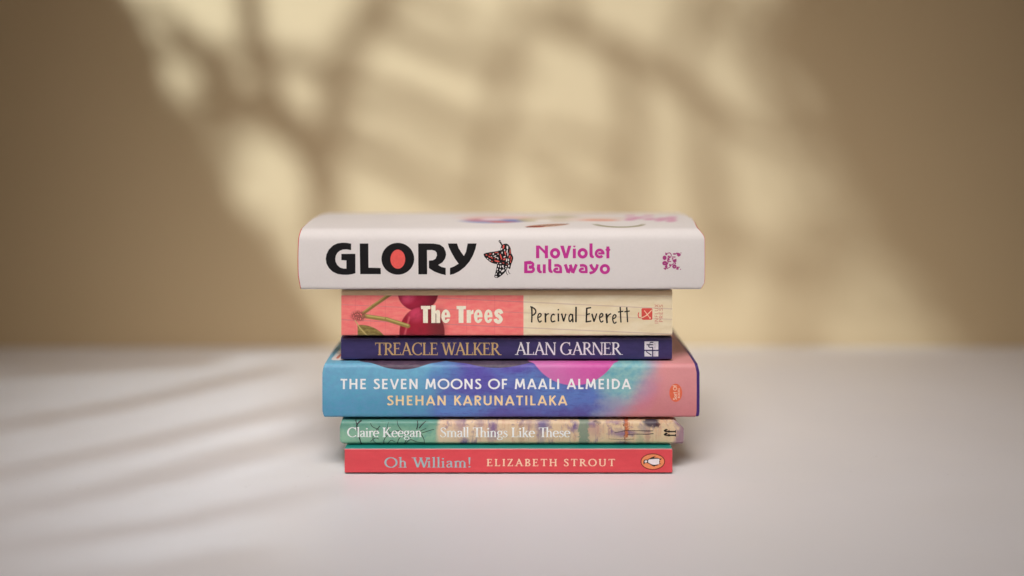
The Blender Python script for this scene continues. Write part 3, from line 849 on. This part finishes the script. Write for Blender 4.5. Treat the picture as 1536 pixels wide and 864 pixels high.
# node, leaf
nd = g.m('MULTIPLY', g.ell(u, v, 538, 474, 11, 7.5, 0, .35), g.ss(g.noise(g.vec(g.mul(u, .3), g.mul(v, .3)), 1.6, 3), .36, .52))
c = g.mix(nd, c, rgb(140, 72, 66, K))
lf = g.m('MULTIPLY', g.ell(u, v, 550, 510, 32, 21, 20, .03), g.ss(u, 535.5, 537.5))
lf2 = g.mix(g.ss(g.noise(g.vec(g.mul(u, .08), g.mul(v, .2)), 1.8, 4), .35, .65), rgb(112, 96, 48, K), rgb(142, 126, 70, K))
c = g.mix(lf, c, lf2)
c = g.mix(g.seg(u, v, 533, 481, 540, 492, 1.6), c, rgb(190, 170, 110, K)); c = g.mix(g.mul(g.seg(u, v, 540, 492, 552, 505, 2.0), .9), c, rgb(190, 172, 112, K))
# cream margin along the upper fold, and the cream top cover
top = g.ss(v, 443.6, 442.4)
c = g.mix(top, c, rgb(216, 190, 152, K * .95))
b.wrap("paper_cover", g.done(g.grain(c, 0.04)), 0.0, 0.0004)
b.pages(0.0006, 0.0008, 0.002, 0.00045, PAGES)
O3 = (490, 425, 5.486)
O4 = (760, 425, 5.486)
Wt = 35
def e_heavy(x0, x1):
    cx, rx = (x0 + x1) / 2, (x1 - x0) / 2
    return [arc(cx, 271, rx, 56, 0, 360, 32)[:-1]]
T_ = []
H_ = []
for x in (775, 1068):
    T_ += poly((x, 186), (x + 79, 186), (x + 77, 213), (x + 58, 213), (x + 58, 326), (x + 18, 326), (x + 18, 213), (x + 2, 213))
T_ += poly((861, 181), (896, 181), (896, 226), (912, 217), (928, 222), (934, 240), (934, 326), (902, 326), (902, 250), (896, 248), (896, 326), (861, 326))
T_ += poly((1152, 219), (1186, 219), (1187, 234), (1198, 219), (1208, 218), (1208, 252), (1192, 254), (1188, 264), (1188, 326), (1152, 326))
for a_, b2 in ((944, 1017), (1212, 1283), (1297, 1365)):
    T_ += e_heavy(a_, b2)
    m_ = (a_ + b2) / 2
    H_ += [[(m_ - 7, 262), (m_ - 7, 246), (m_ - 3, 240), (m_ + 3, 240), (m_ + 7, 246), (m_ + 7, 262)], [(m_ - 7, 280), (b2 + 4, 280), (b2 + 4, 292), (m_ + 7, 292), (m_ + 5, 302), (m_ - 3, 302), (m_ - 7, 296)]]
T_ += stroke(spline([(1440, 250), (1430, 230), (1413, 226), (1396, 238), (1400, 260), (1420, 274), (1434, 294), (1424, 314), (1410, 317), (1393, 308), (1388, 292)]), 30)
b.decal("title_lettering", mapped(T_, *O3), ink("cream_ink", rgb(240, 226, 205, K), .4), 1, holes=mapped(H_, *O3))
hand = []
def hs(pts, w=9.5, w2=None, sm=True):
    global hand
    w, w2 = w * 1.28, (w2 or w) * 1.28
    hand += stroke(spline(pts, 5) if len(pts) > 2 and sm else pts, w, w2, cap=2)
hs([(206, 192), (208, 255), (206, 320)], 11, 9); hs([(196, 192), (228, 208), (240, 232), (228, 255), (208, 264)], 9)
def he(ox, oy=0):
    hs([(255 + ox, 282 + oy), (275 + ox, 274 + oy), (284 + ox, 258 + oy), (274 + ox, 248 + oy), (261 + ox, 258 + oy), (256 + ox, 285 + oy), (264 + ox, 312 + oy), (274 + ox, 318 + oy), (286 + ox, 308 + oy)], 8.5)
he(0)
hs([(318, 248), (320, 320)], 11); hs([(320, 274), (330, 256), (346, 250)], 8)
hs([(393, 262), (384, 254), (370, 266), (365, 294), (374, 316), (398, 310)], 9)
hs([(425, 250), (426, 312)], 10); hand += dot(425, 217, 6.5)
hs([(452, 250), (469, 312)], 10); hs([(469, 312), (487, 252)], 9)
hs([(540, 262), (526, 254), (514, 274), (513, 300), (522, 314), (538, 296)], 8.5); hs([(541, 254), (545, 319)], 10)
hs([(571, 195), (570, 318)], 11)
hs([(659, 205), (655, 318)], 10); hs([(655, 206), (693, 200)], 9); hs([(655, 258), (684, 250)], 9); hs([(653, 318), (694, 310)], 9)
hs([(702, 252), (719, 314)], 10); hs([(719, 314), (741, 249)], 9)
he(508)
hs([(820, 250), (826, 326)], 13, 11); hs([(826, 282), (838, 262), (858, 250)], 9)
he(616, 10)
hs([(934, 196), (940, 320)], 9); hs([(918, 236), (958, 230)], 8)
hs([(988, 198), (995, 318)], 9); hs([(970, 234), (1010, 228)], 8)
b.decal("author_lettering", mapped(hand, *O4), ink("dark_brown_ink", rgb(40, 34, 26), .45), 1)
OI = (945, 445, 15.7)
em = b.decal("publisher_emblem", mapped(poly((270, 290), (290, 272), (505, 272), (528, 290), (525, 525), (505, 545), (300, 545), (272, 520)), *OI) + mapped(stroke(spline([(208, 370), (192, 430), (210, 490), (262, 496)]), 22), *OI), ink("coral_ink", rgb(214, 82, 74, K), .45), 1)
b.decal("emblem_cross", mapped(stroke(spline([(272, 496), (350, 462), (430, 400), (515, 310)]), 22) + stroke([(335, 325), (470, 505)], 20, 14) + dot(470, 500, 18, 22), *OI), ink("emblem_cream_ink", rgb(238, 200, 170, K), .45), 2, em)
SANS_L = geometric_sans(.13)
b.decal("publisher_lettering", set_text(SANS_L, "INFLUX", 485, 456.5, 982.0, 987.6, .08, 90) + set_text(SANS_L, "PRESS", 483, 457, 988.8, 994.2, .08, 90), ink("faded_coral_ink", rgb(205, 138, 118, K), .5), 1)

# ================================================================== book: thin navy paperback
b = Book("paperback_book", "thin dark navy paperback with gold and white capitals on its spine", "books in the stack",
         511.5, 1008, 0.0642, 0.0792, 0.010, 0.129, 0.0010, 0.0008, 0.0, 0.0007, 0.0010)
g = Graph("navy_cover", 0.5, 0.45)
u, v = g.uv()
n1 = g.ss(g.noise(g.vec(g.mul(u, .02), g.mul(v, .05)), 2, 4), .3, .7)
c = g.mix(n1, rgb(52, 44, 92, 1.05), rgb(60, 50, 102, 1.05))
wn = g.ss(g.noise(g.vec(g.mul(u, .05), g.mul(v, .6)), 2, 4), .45, .7)
c = g.mix(g.mul(g.box(u, v, 400, 1100, 506.8, 509.3, .5), g.m('ADD', g.mul(wn, .45), .12)), c, rgb(140, 130, 160))  # painted highlight along the rounded upper edge, broken up by noise
b.wrap("paper_cover", g.done(g.grain(c, 0.07)), 0.0, 0.00035)
b.pages(0.0006, 0.0008, 0.002, 0.0004, PAGES)
ROMAN = serif_caps_and_lower(.125, .06, .07)
b.decal("title_lettering", set_text(ROMAN, "TREACLE WALKER", 562.5, 752.5, 514.0, 532.6, -.03), ink("gold_ink", rgb(202, 168, 116, 1.1), .4), 1)
b.decal("author_lettering", set_text(ROMAN, "ALAN GARNER", 772.4, 934.2, 513.4, 532.2, -.03), ink("white_ink", rgb(232, 228, 232, 1.05), .4), 1)
O9 = (955, 500, 14.4)
em = b.decal("publisher_emblem", mapped(poly((168, 172), (468, 172), (468, 355), (168, 355)) + poly((168, 384), (333, 384), (333, 500), (168, 500)) + poly((360, 384), (468, 384), (468, 500), (360, 500)), *O9), ink("emblem_white_ink", rgb(226, 222, 228, 1.05), .45), 1)
b.decal("emblem_numeral", mapped(stroke([(205, 392), (318, 470)], 22) + stroke([(346, 300), (346, 384)], 20) + stroke([(214, 246), (360, 246)], 24) + stroke(spline([(268, 246), (262, 285), (290, 302), (350, 300)]), 22) + stroke([(290, 196), (360, 196)], 20) + stroke(spline([(290, 246), (285, 215), (300, 190), (360, 190)]), 12) + stroke([(395, 200), (395, 330)], 6) + stroke([(395, 400), (395, 480)], 5), *O9), ink("emblem_navy_ink", rgb(50, 42, 80), .45), 2, em)

# ================================================================== book: blue and pink painted hardback
b = Book("hardback_book", "thick hardback in blue, purple and pink watercolour jacket with two-line white and gold lettering", "books in the stack",
         483.5, 1045, 0.0312, 0.0642, 0.0, 0.156, 0.0030, 0.0016, 0.0006, 0.0, 0.0008)
def moon_end(t, yy, zz):
    f = (zz - 0.0312) / 0.033
    fr = max(0.0, 1 - yy / 0.05)
    if t < 0.5:
        return (0.0016 * max(0, (0.12 - f) / .12) + 0.0014 * max(0, (f - .8) / .2) ** 2) * max(0, 1 - t * 12) * fr
    return (-0.0010 * max(0, (0.1 - f) / .1) - 0.0012 * max(0, (f - .85) / .15)) * max(0, 1 - (1 - t) * 12) * fr
b.endfun = moon_end
g = Graph("watercolour_jacket", 0.5, 0.35)
u, vtrue = g.uv()
v = g.m('MAXIMUM', vtrue, 543.0)
P2 = g.vec(g.mul(u, .01), g.mul(v, .012))
w1 = g.m('SUBTRACT', g.noise(P2, 1.6, 5, .6), .5)
w2 = g.m('SUBTRACT', g.noise(g.vec(g.mul(u, .01), g.mul(v, .012), 4.0), 2.4, 5, .65), .5)
uw = g.m('ADD', u, g.mul(w1, 150))
vw = g.m('ADD', v, g.mul(w2, 60))
fine = g.ss(g.noise(g.vec(g.mul(u, .035), g.mul(v, .045)), 3, 5, .6), .3, .7)
c = g.mix(g.ss(vw, 545, 620), rgb(108, 172, 198, K), rgb(76, 144, 174, K))
c = g.mix(g.mul(fine, .35), c, rgb(86, 158, 184, K))
pur = g.mix(g.ss(vw, 560, 600), rgb(80, 72, 146, K), rgb(82, 98, 164, K))
c = g.mix(g.ss(g.m('ADD', uw, g.mul(g.m('SUBTRACT', v, 580), .5)), 615, 690), c, pur)
c = g.mix(g.mul(g.ell(uw, vw, 700, 607, 46, 16, 0, .7), .75), c, rgb(84, 132, 190, K))
c = g.mix(g.mul(g.ell(uw, vw, 670, 560, 34, 14, 0, .8), .6), c, rgb(80, 140, 190, K))
c = g.mix(g.mul(g.ss(vw, 606, 632), g.mul(g.ss(uw, 690, 740), .8)), c, rgb(84, 64, 132, K))
c = g.mix(g.mul(g.ell(uw, vw, 750, 562, 70, 20, 0, .8), .8), c, rgb(90, 76, 166, K))
c = g.mix(g.mul(g.ell(uw, vw, 850, 592, 70, 18, 0, .8), .8), c, rgb(84, 116, 182, K))
c = g.mix(g.mul(g.ell(uw, vw, 800, 575, 44, 14, 10, .8), .6), c, rgb(92, 140, 192, K))
c = g.mix(g.mul(fine, .22), c, rgb(112, 112, 178, K))
c = g.mix(g.mul(g.mul(g.ss(g.noise(g.vec(g.mul(u, .02), g.mul(v, .09)), 3, 5, .6), .48, .72), g.ss(uw, 620, 700)), .5), c, rgb(68, 58, 134, K))
pinkc = g.mix(g.ss(vw, 560, 625), rgb(208, 140, 142, K), rgb(190, 118, 122, K))
mauve = rgb(150, 125, 165, K)
edge = g.m('SUBTRACT', g.m('ADD', u, g.mul(w1, 40)), g.mul(g.m('SUBTRACT', 600, v), .72))
c = g.mix(g.ss(edge, 906, 938), c, mauve)
c = g.mix(g.ss(edge, 924, 966), c, pinkc)
tealm = g.ell(g.m('ADD', u, g.mul(w1, 26)), g.m('ADD', v, g.mul(w2, 24)), 934, 556, 46, 44, 20, .4)
c = g.mix(g.mul(tealm, .9), c, g.mix(fine, rgb(104, 168, 178, K), rgb(142, 188, 182, K)))
c = g.mix(g.mul(g.ell(uw, vw, 916, 606, 24, 16, 0, .8), .7), c, rgb(146, 152, 168, K))
mag = g.ell(g.m('ADD', u, g.mul(w2, 22)), v, 968, 586, 16, 26, 30, .8)
c = g.mix(g.mul(mag, .5), c, rgb(184, 108, 150, K))
# circles (moons) coming over from the front board
def moon(c, cx, cy, r, r2, a_, b2):
    m_ = g.ell(u, vtrue, cx, cy, r, r2, 0, .012)
    return g.mix(m_, c, g.mix(fine, a_, b2))
c = moon(c, 602, 500, 73, 54.5, rgb(70, 54, 74, K), rgb(88, 68, 86, K))
c = moon(c, 745, 498, 88, 54, rgb(66, 56, 74, K), rgb(86, 72, 90, K))
pk = g.mix(g.ss(g.m('ADD', u, g.mul(w2, 40)), 800, 905), rgb(196, 118, 172, K), rgb(194, 80, 154, K))
c = g.mix(g.ell(u, vtrue, 861, 508, 70, 70, 0, .012), c, g.mix(g.mul(fine, .4), pk, rgb(202, 100, 166, K)))
# small ink specks
spk = g.ss(g.noise(g.vec(g.mul(u, .2), g.mul(v, .2)), 2.2, 1), .77, .80)
c = g.mix(g.mul(spk, .45), c, rgb(70, 50, 80))
b.wrap("dust_jacket", g.done(g.grain(c, 0.06)), 0.0, 0.0003)
b.wrap("case_boards", plain("purple_case_cloth", rgb(66, 38, 112, 1.0), .6), 0.00034, 0.0026, b.x0 + 0.0002, (1049.5 - 768) / b.S)
b.pages(0.004, 0.004, 0.005, 0.0030, PAGES)
SANS = geometric_sans(.160)
b.decal("title_lettering", set_text(SANS, "THE SEVEN MOONS OF MAALI ALMEIDA", 510.8, 946.6, 568.3, 583.6, .105), ink("jacket_white_ink", rgb(236, 236, 238, K), .4), 1)
b.decal("author_lettering", set_text(SANS, "SHEHAN KARUNATILAKA", 580.4, 851.2, 593.4, 608.0, .11), ink("jacket_gold_ink", rgb(236, 206, 158, K), .4), 1)
em = b.decal("publisher_emblem", dot(1013.6, 589.2, 9.6, 13.6, 32), ink("orange_ink", rgb(222, 106, 74, K), .45), 1)
SANS_B = geometric_sans(.2)
b.decal("emblem_lettering", set_text(SANS_B, "Sort Of".replace("S", "S").replace("O", "O"), 600, 577.5, 1009.5, 1015.2, .03, 90) + set_text(SANS_B, "BOOKS", 597, 582.5, 1016.6, 1019.8, .08, 90), ink("emblem_pale_ink", rgb(242, 190, 168, K), .45), 2, em)
# pale printed panel with a coral stroke on the front board, peeping out beside the navy book
zt = b.z1 + 0.00006
def top_pt(x, y):
    d = F * (CAM_Z - b.z1) / (y - HZ)
    return ((x - 768) * d / F, d + CAM_Y)
pn = [(-0.1106, 0.0185), (-0.1102, 0.0145), (-0.1085, 0.0125), (-0.085, 0.0125), (-0.085, 0.066), (-0.1072, 0.066), (-0.1095, 0.058)]
pr = mesh_obj("printed_panel", [(x, y, zt) for x, y in pn], [list(range(len(pn)))], ink("panel_white_ink", rgb(232, 222, 218), .4), b.root, b.base)
pn = [(-0.1082, 0.0195), (-0.1066, 0.0185), (-0.1050, 0.050), (-0.1068, 0.052)]
mesh_obj("panel_stroke", [(x, y, zt + .00006) for x, y in pn], [list(range(len(pn)))], ink("panel_coral_ink", rgb(205, 110, 90), .4), pr, (0, 0, 0)).location = [-q for q in b.base]

# ================================================================== book: slim green and cream
b = Book("slim_book", "slim book with green spine end turning to cream with purple smudges, second from bottom", "books in the stack",
         510, 1025.5, 0.0152, 0.0312, 0.0, 0.132, 0.0028, 0.0018, 0.0003, 0.0009, 0.0008)
def slim_end(t, yy, zz):
    f = (zz - 0.0152) / 0.016
    if t < 0.5:
        return (0.0034 * max(0, (0.18 - f) / .18) ** 1.5 + 0.0012 * max(0, (f - .7) / .3)) * max(0, 1 - t * 12)
    return (-0.0018 * max(0, (0.16 - f) / .16) ** 1.5 - 0.0064 * max(0, (f - .66) / .34)) * max(0, 1 - (1 - t) * 12)
b.endfun = slim_end
g = Graph("painted_cover", 0.45, 0.45)
u, v = g.uv()
n1 = g.m('SUBTRACT', g.noise(g.vec(g.mul(u, .04), g.mul(v, .04)), 1.5, 5, .6), .5)
n2 = g.noise(g.vec(g.mul(u, .12), g.mul(v, .03), 2.0), 1.4, 5, .6)
n3 = g.noise(g.vec(g.mul(u, .06), g.mul(v, .02), 7.0), 1.6, 4, .6)
n4 = g.noise(g.vec(g.mul(u, .07), g.mul(v, .08), 3.0), 1.8, 4, .6)
gr = g.mix(g.ss(g.m('ADD', v, g.mul(n1, 30)), 632, 656), rgb(88, 140, 124, K), rgb(136, 178, 152, K))
gr = g.mix(g.mul(g.ss(n4, .5, .7), .55), gr, rgb(90, 150, 140, K))
cr = g.mix(g.ss(g.m('ADD', u, g.mul(n1, 60)), 660, 900), rgb(212, 186, 156, K), rgb(208, 183, 148, K))
cr = g.mix(g.mul(g.ss(n2, .50, .68), .45), cr, rgb(196, 142, 118, K))
cr = g.mix(g.mul(g.ss(n3, .54, .68), .75), cr, rgb(120, 92, 132, K))
cr = g.mix(g.mul(g.mul(g.ss(n4, .56, .70), g.ss(v, 668, 640)), .5), cr, rgb(110, 84, 130, K))
c = g.mix(g.ss(g.m('ADD', u, g.mul(n1, 10)), 652, 660), gr, cr)
n5 = g.m('SUBTRACT', g.noise(g.vec(g.mul(u, .16), g.mul(v, .16), 9.0), 1.5, 4, .6), .5)
un, vn = g.m('ADD', u, g.mul(n5, 14)), g.m('ADD', v, g.mul(n5, 12))
ART = [  # cx, cy, rx, ry, rot, colour, strength
    (698, 662, 4, 4, 0, (96, 80, 140), .8), (738, 648, 5, 12, 0, (120, 92, 140), .7), (690, 636, 6, 10, 0, (150, 112, 140), .6), (720, 636, 5, 6, 0, (140, 104, 130), .6),
    (814, 638, 8, 9, 0, (84, 74, 140), .85), (812, 655, 4, 12, 0, (140, 130, 150), .6), (794, 635, 5, 6, 0, (150, 118, 130), .6), (782, 650, 3, 16, 0, (176, 140, 110), .6),
    (864, 640, 3, 6, 0, (100, 84, 140), .7), (892, 645, 9, 9, 0, (176, 130, 130), .6), (886, 635, 6, 4, 0, (110, 86, 130), .7), (895, 633, 4, 2, 0, (70, 40, 50), .7),
    (922, 633, 10, 3, 0, (140, 100, 130), .7), (932, 650, 12, 4.5, 0, (130, 98, 140), .8), (944, 649, 8, 3, 0, (120, 88, 130), .7), (935, 666, 9, 4, 0, (130, 96, 130), .7),
    (960, 660, 4, 8, 0, (150, 160, 130), .6), (971, 655, 3, 12, 0, (178, 130, 120), .6), (966, 642, 6, 6, 0, (140, 130, 140), .6)]
for cx, cy, rx, ry, ro, cc, st_ in ART:
    c = g.mix(g.mul(g.ell(un, vn, cx, cy, rx * 1.15, ry * 1.15, ro, .8), st_), c, rgb(*cc, K * .9))
c = g.mix(g.mul(g.box(un, v, 868, 883, 600, 690, 2), .9), c, rgb(112, 132, 116, K))
c = g.mix(g.mul(g.box(un, v, 936.5, 942.5, 600, 690, 1.2), g.ss(n4, .35, .5)), c, rgb(186, 104, 66, K))
c = g.mix(g.mul(g.ss(g.m('ABSOLUTE', g.m('SUBTRACT', un, 936.5)), 1.0, .3), .8), c, rgb(100, 56, 60, K))
c = g.mix(g.mul(g.ell(un, vn, 978, 632, 13, 8.5, 0, .3), .92), c, rgb(54, 44, 66))
c = g.mix(g.mul(g.ell(un, vn, 987, 636, 4, 3.5, 0, .4), .8), c, rgb(70, 30, 34))
c = g.mix(g.mul(g.box(u, vn, 990, 1020, 631, 635, 1.5), .5), c, rgb(176, 122, 76, K))
c = g.mix(g.mul(g.ss(g.m('ADD', g.m('ADD', u, g.mul(n1, 26)), g.mul(g.m('SUBTRACT', v, 650), .35)), 1009, 1022), .85), c, rgb(128, 98, 120, K))
cm_ = g.done(g.grain(c, 0.06))
b.wrap("paper_cover", cm_, 0.0, 0.0005)
b.pages(0.002, 0.002, 0.003, 0.0006, PAGES)
O7b = (490, 615, 5.486)
O8b = (770, 615, 5.486)
OF = (860, 625, 9.035)
br = []
for pts, w, w2 in [([(285, 88), (250, 120), (255, 170), (270, 230), (285, 282)], 9, 6), ([(235, 80), (245, 110), (252, 130)], 7, 5), ([(440, 130), (400, 180), (380, 235), (400, 270), (440, 280)], 5, 3), ([(470, 280), (475, 240), (520, 190), (590, 170), (640, 200)], 5, 3),
                   ([(640, 280), (660, 240), (700, 220), (760, 180), (820, 150)], 5, 3), ([(740, 160), (750, 120), (745, 90)], 7, 5), ([(760, 150), (790, 115), (815, 95)], 7, 4), ([(700, 200), (640, 190), (590, 130), (580, 90)], 5, 3), ([(580, 280), (600, 230), (650, 215)], 5, 3),
                   ([(650, 275), (690, 245), (740, 262), (800, 270)], 5, 3), ([(430, 160), (380, 140), (360, 110)], 4, 3), ([(360, 260), (400, 230), (430, 240)], 4, 3), ([(780, 200), (800, 240), (805, 275)], 5, 3), ([(780, 190), (860, 165), (885, 160)], 4, 3), ([(500, 280), (530, 250), (560, 262)], 4, 3), ([(520, 190), (500, 140), (510, 100)], 4, 2)]:
    br += mapped(stroke(spline(pts, 5), w * 1.4, w2 * 1.4), *O7b)
b.decal("printed_branches", br, ink("branch_ink", rgb(48, 52, 54), .45), 1)
br = []
for pts, w, w2 in [([(560, 215), (640, 205), (700, 190), (860, 190), (1080, 192)], 7, 8), ([(730, 240), (880, 236), (1000, 238), (1085, 228)], 7, 12), ([(890, 190), (1000, 196), (1070, 192)], 6, 9), ([(480, 302), (640, 308), (820, 304)], 4, 6)]:
    br += mapped(stroke(spline(pts, 5), w, w2), *OF)
b.decal("printed_lines", br, ink("line_ink", rgb(58, 46, 52), .45), 1)
OLD = serif_caps_and_lower(.145, .062, .06)
wi = ink("cover_white_ink", rgb(242, 239, 236, K), .4)
b.decal("author_lettering", set_text(OLD, "Claire Keegan", 520.6, 632.4, 641.2, 655.6, -.015), wi, 2)
b.decal("title_lettering", set_text(OLD, "Small Things Like These", 660, 855.8, 641.2, 655.8, -.015), wi, 2)
FF = {'f': (stroke(spline([(.2, .0), (.2, .5), (.2, .84), (.30, .98), (.44, .95)]), .19) + dot(.47, .86, .13) + stroke([(.02, .62), (.42, .62)], .10) + stroke([(.02, .04), (.40, .04)], .08), .50)}
b.decal("publisher_emblem", set_text(FF, "ff", 654.6, 643.4, 997, 1013.9, .08, 90), ink("emblem_black_ink", rgb(26, 22, 20), .45), 2)

# ================================================================== book: red paperback at the bottom
b = Book("paperback_book", "red-spined paperback with turquoise cover and grey and cream serif lettering, bottom of the stack", "books in the stack",
         517, 1008.5, 0.0, 0.0152, -0.008, 0.131, 0.0007, 0.0007, 0.0, 0.0, 0.0008)
g = Graph("red_cover", 0.42, 0.45)
u, v = g.uv()
n1 = g.ss(g.noise(g.vec(g.mul(u, .02), g.mul(v, .04)), 2, 4), .3, .7)
c = g.mix(n1, rgb(208, 68, 76, 1.10), rgb(213, 72, 80, 1.10))
vt = HZ + (CAM_Z - 0.0152) * b.S
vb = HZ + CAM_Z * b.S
teal = rgb(30, 134, 124, 1.05)
c = g.mix(g.ss(v, vt + .7, vt - .3), c, teal)
c = g.mix(g.ss(v, vb - 2.6, vb - 1.6), c, rgb(24, 56, 58))  # dark teal lower edge with the contact shade painted in
c = g.mix(g.mul(g.box(u, v, 400, 1100, vt - .2, vt + 1.3, .5), .5), c, rgb(214, 170, 172))  # light caught by the upper fold, painted as a pale line
b.wrap("paper_cover", g.done(g.grain(c, 0.05)), 0.0, 0.00035)
b.pages(0.0006, 0.0008, 0.002, 0.0004, PAGES)
TXT = serif_caps_and_lower(.125, .07, .075)
b.decal("title_lettering", set_text(TXT, "Oh William!", 576.6, 705.6, 686.2, 701.2, .045), ink("grey_ink", rgb(150, 186, 190, 1.12), .4), 1)
TXT2 = serif_caps_and_lower(.14, .085, .07)
b.decal("author_lettering", set_text(TXT2, "ELIZABETH STROUT", 730.2, 922.4, 688.5, 699.2, .20), ink("pale_cream_ink", rgb(240, 208, 178, 1.12), .4), 1)
OP = (950, 670, 19.2)
em = b.decal("publisher_emblem", mapped(dot(560, 430, 352, 236, 44), *OP), ink("dark_outline_ink", rgb(120, 34, 26), .45), 1)
b.decal("emblem_oval", mapped(dot(560, 430, 328, 212, 44), *OP), ink("emblem_orange_ink", rgb(226, 138, 92, K), .45), 2, em)
bird = spline([(290, 455), (300, 400), (340, 372), (400, 372), (470, 335), (560, 290), (645, 268), (600, 310), (700, 318), (760, 345), (805, 335), (800, 372), (760, 385), (770, 430), (762, 470), (800, 505), (745, 500), (690, 535), (640, 548), (600, 570), (540, 545), (470, 500), (400, 470), (340, 468), (300, 512), (290, 455)], 5)
b.decal("emblem_bird", mapped([bird], *OP), ink("bird_black_ink", rgb(46, 34, 26), .45), 3, em)
b.decal("emblem_bird_breast", mapped([spline([(425, 420), (440, 372), (540, 356), (660, 345), (735, 350), (752, 380), (742, 430), (745, 490), (680, 512), (580, 520), (500, 490), (435, 455), (425, 420)], 5), spline([(320, 430), (345, 395), (385, 395), (400, 430), (370, 452), (335, 455), (320, 430)], 4)], *OP), ink("bird_white_ink", rgb(226, 218, 220, K), .45), 4, em)
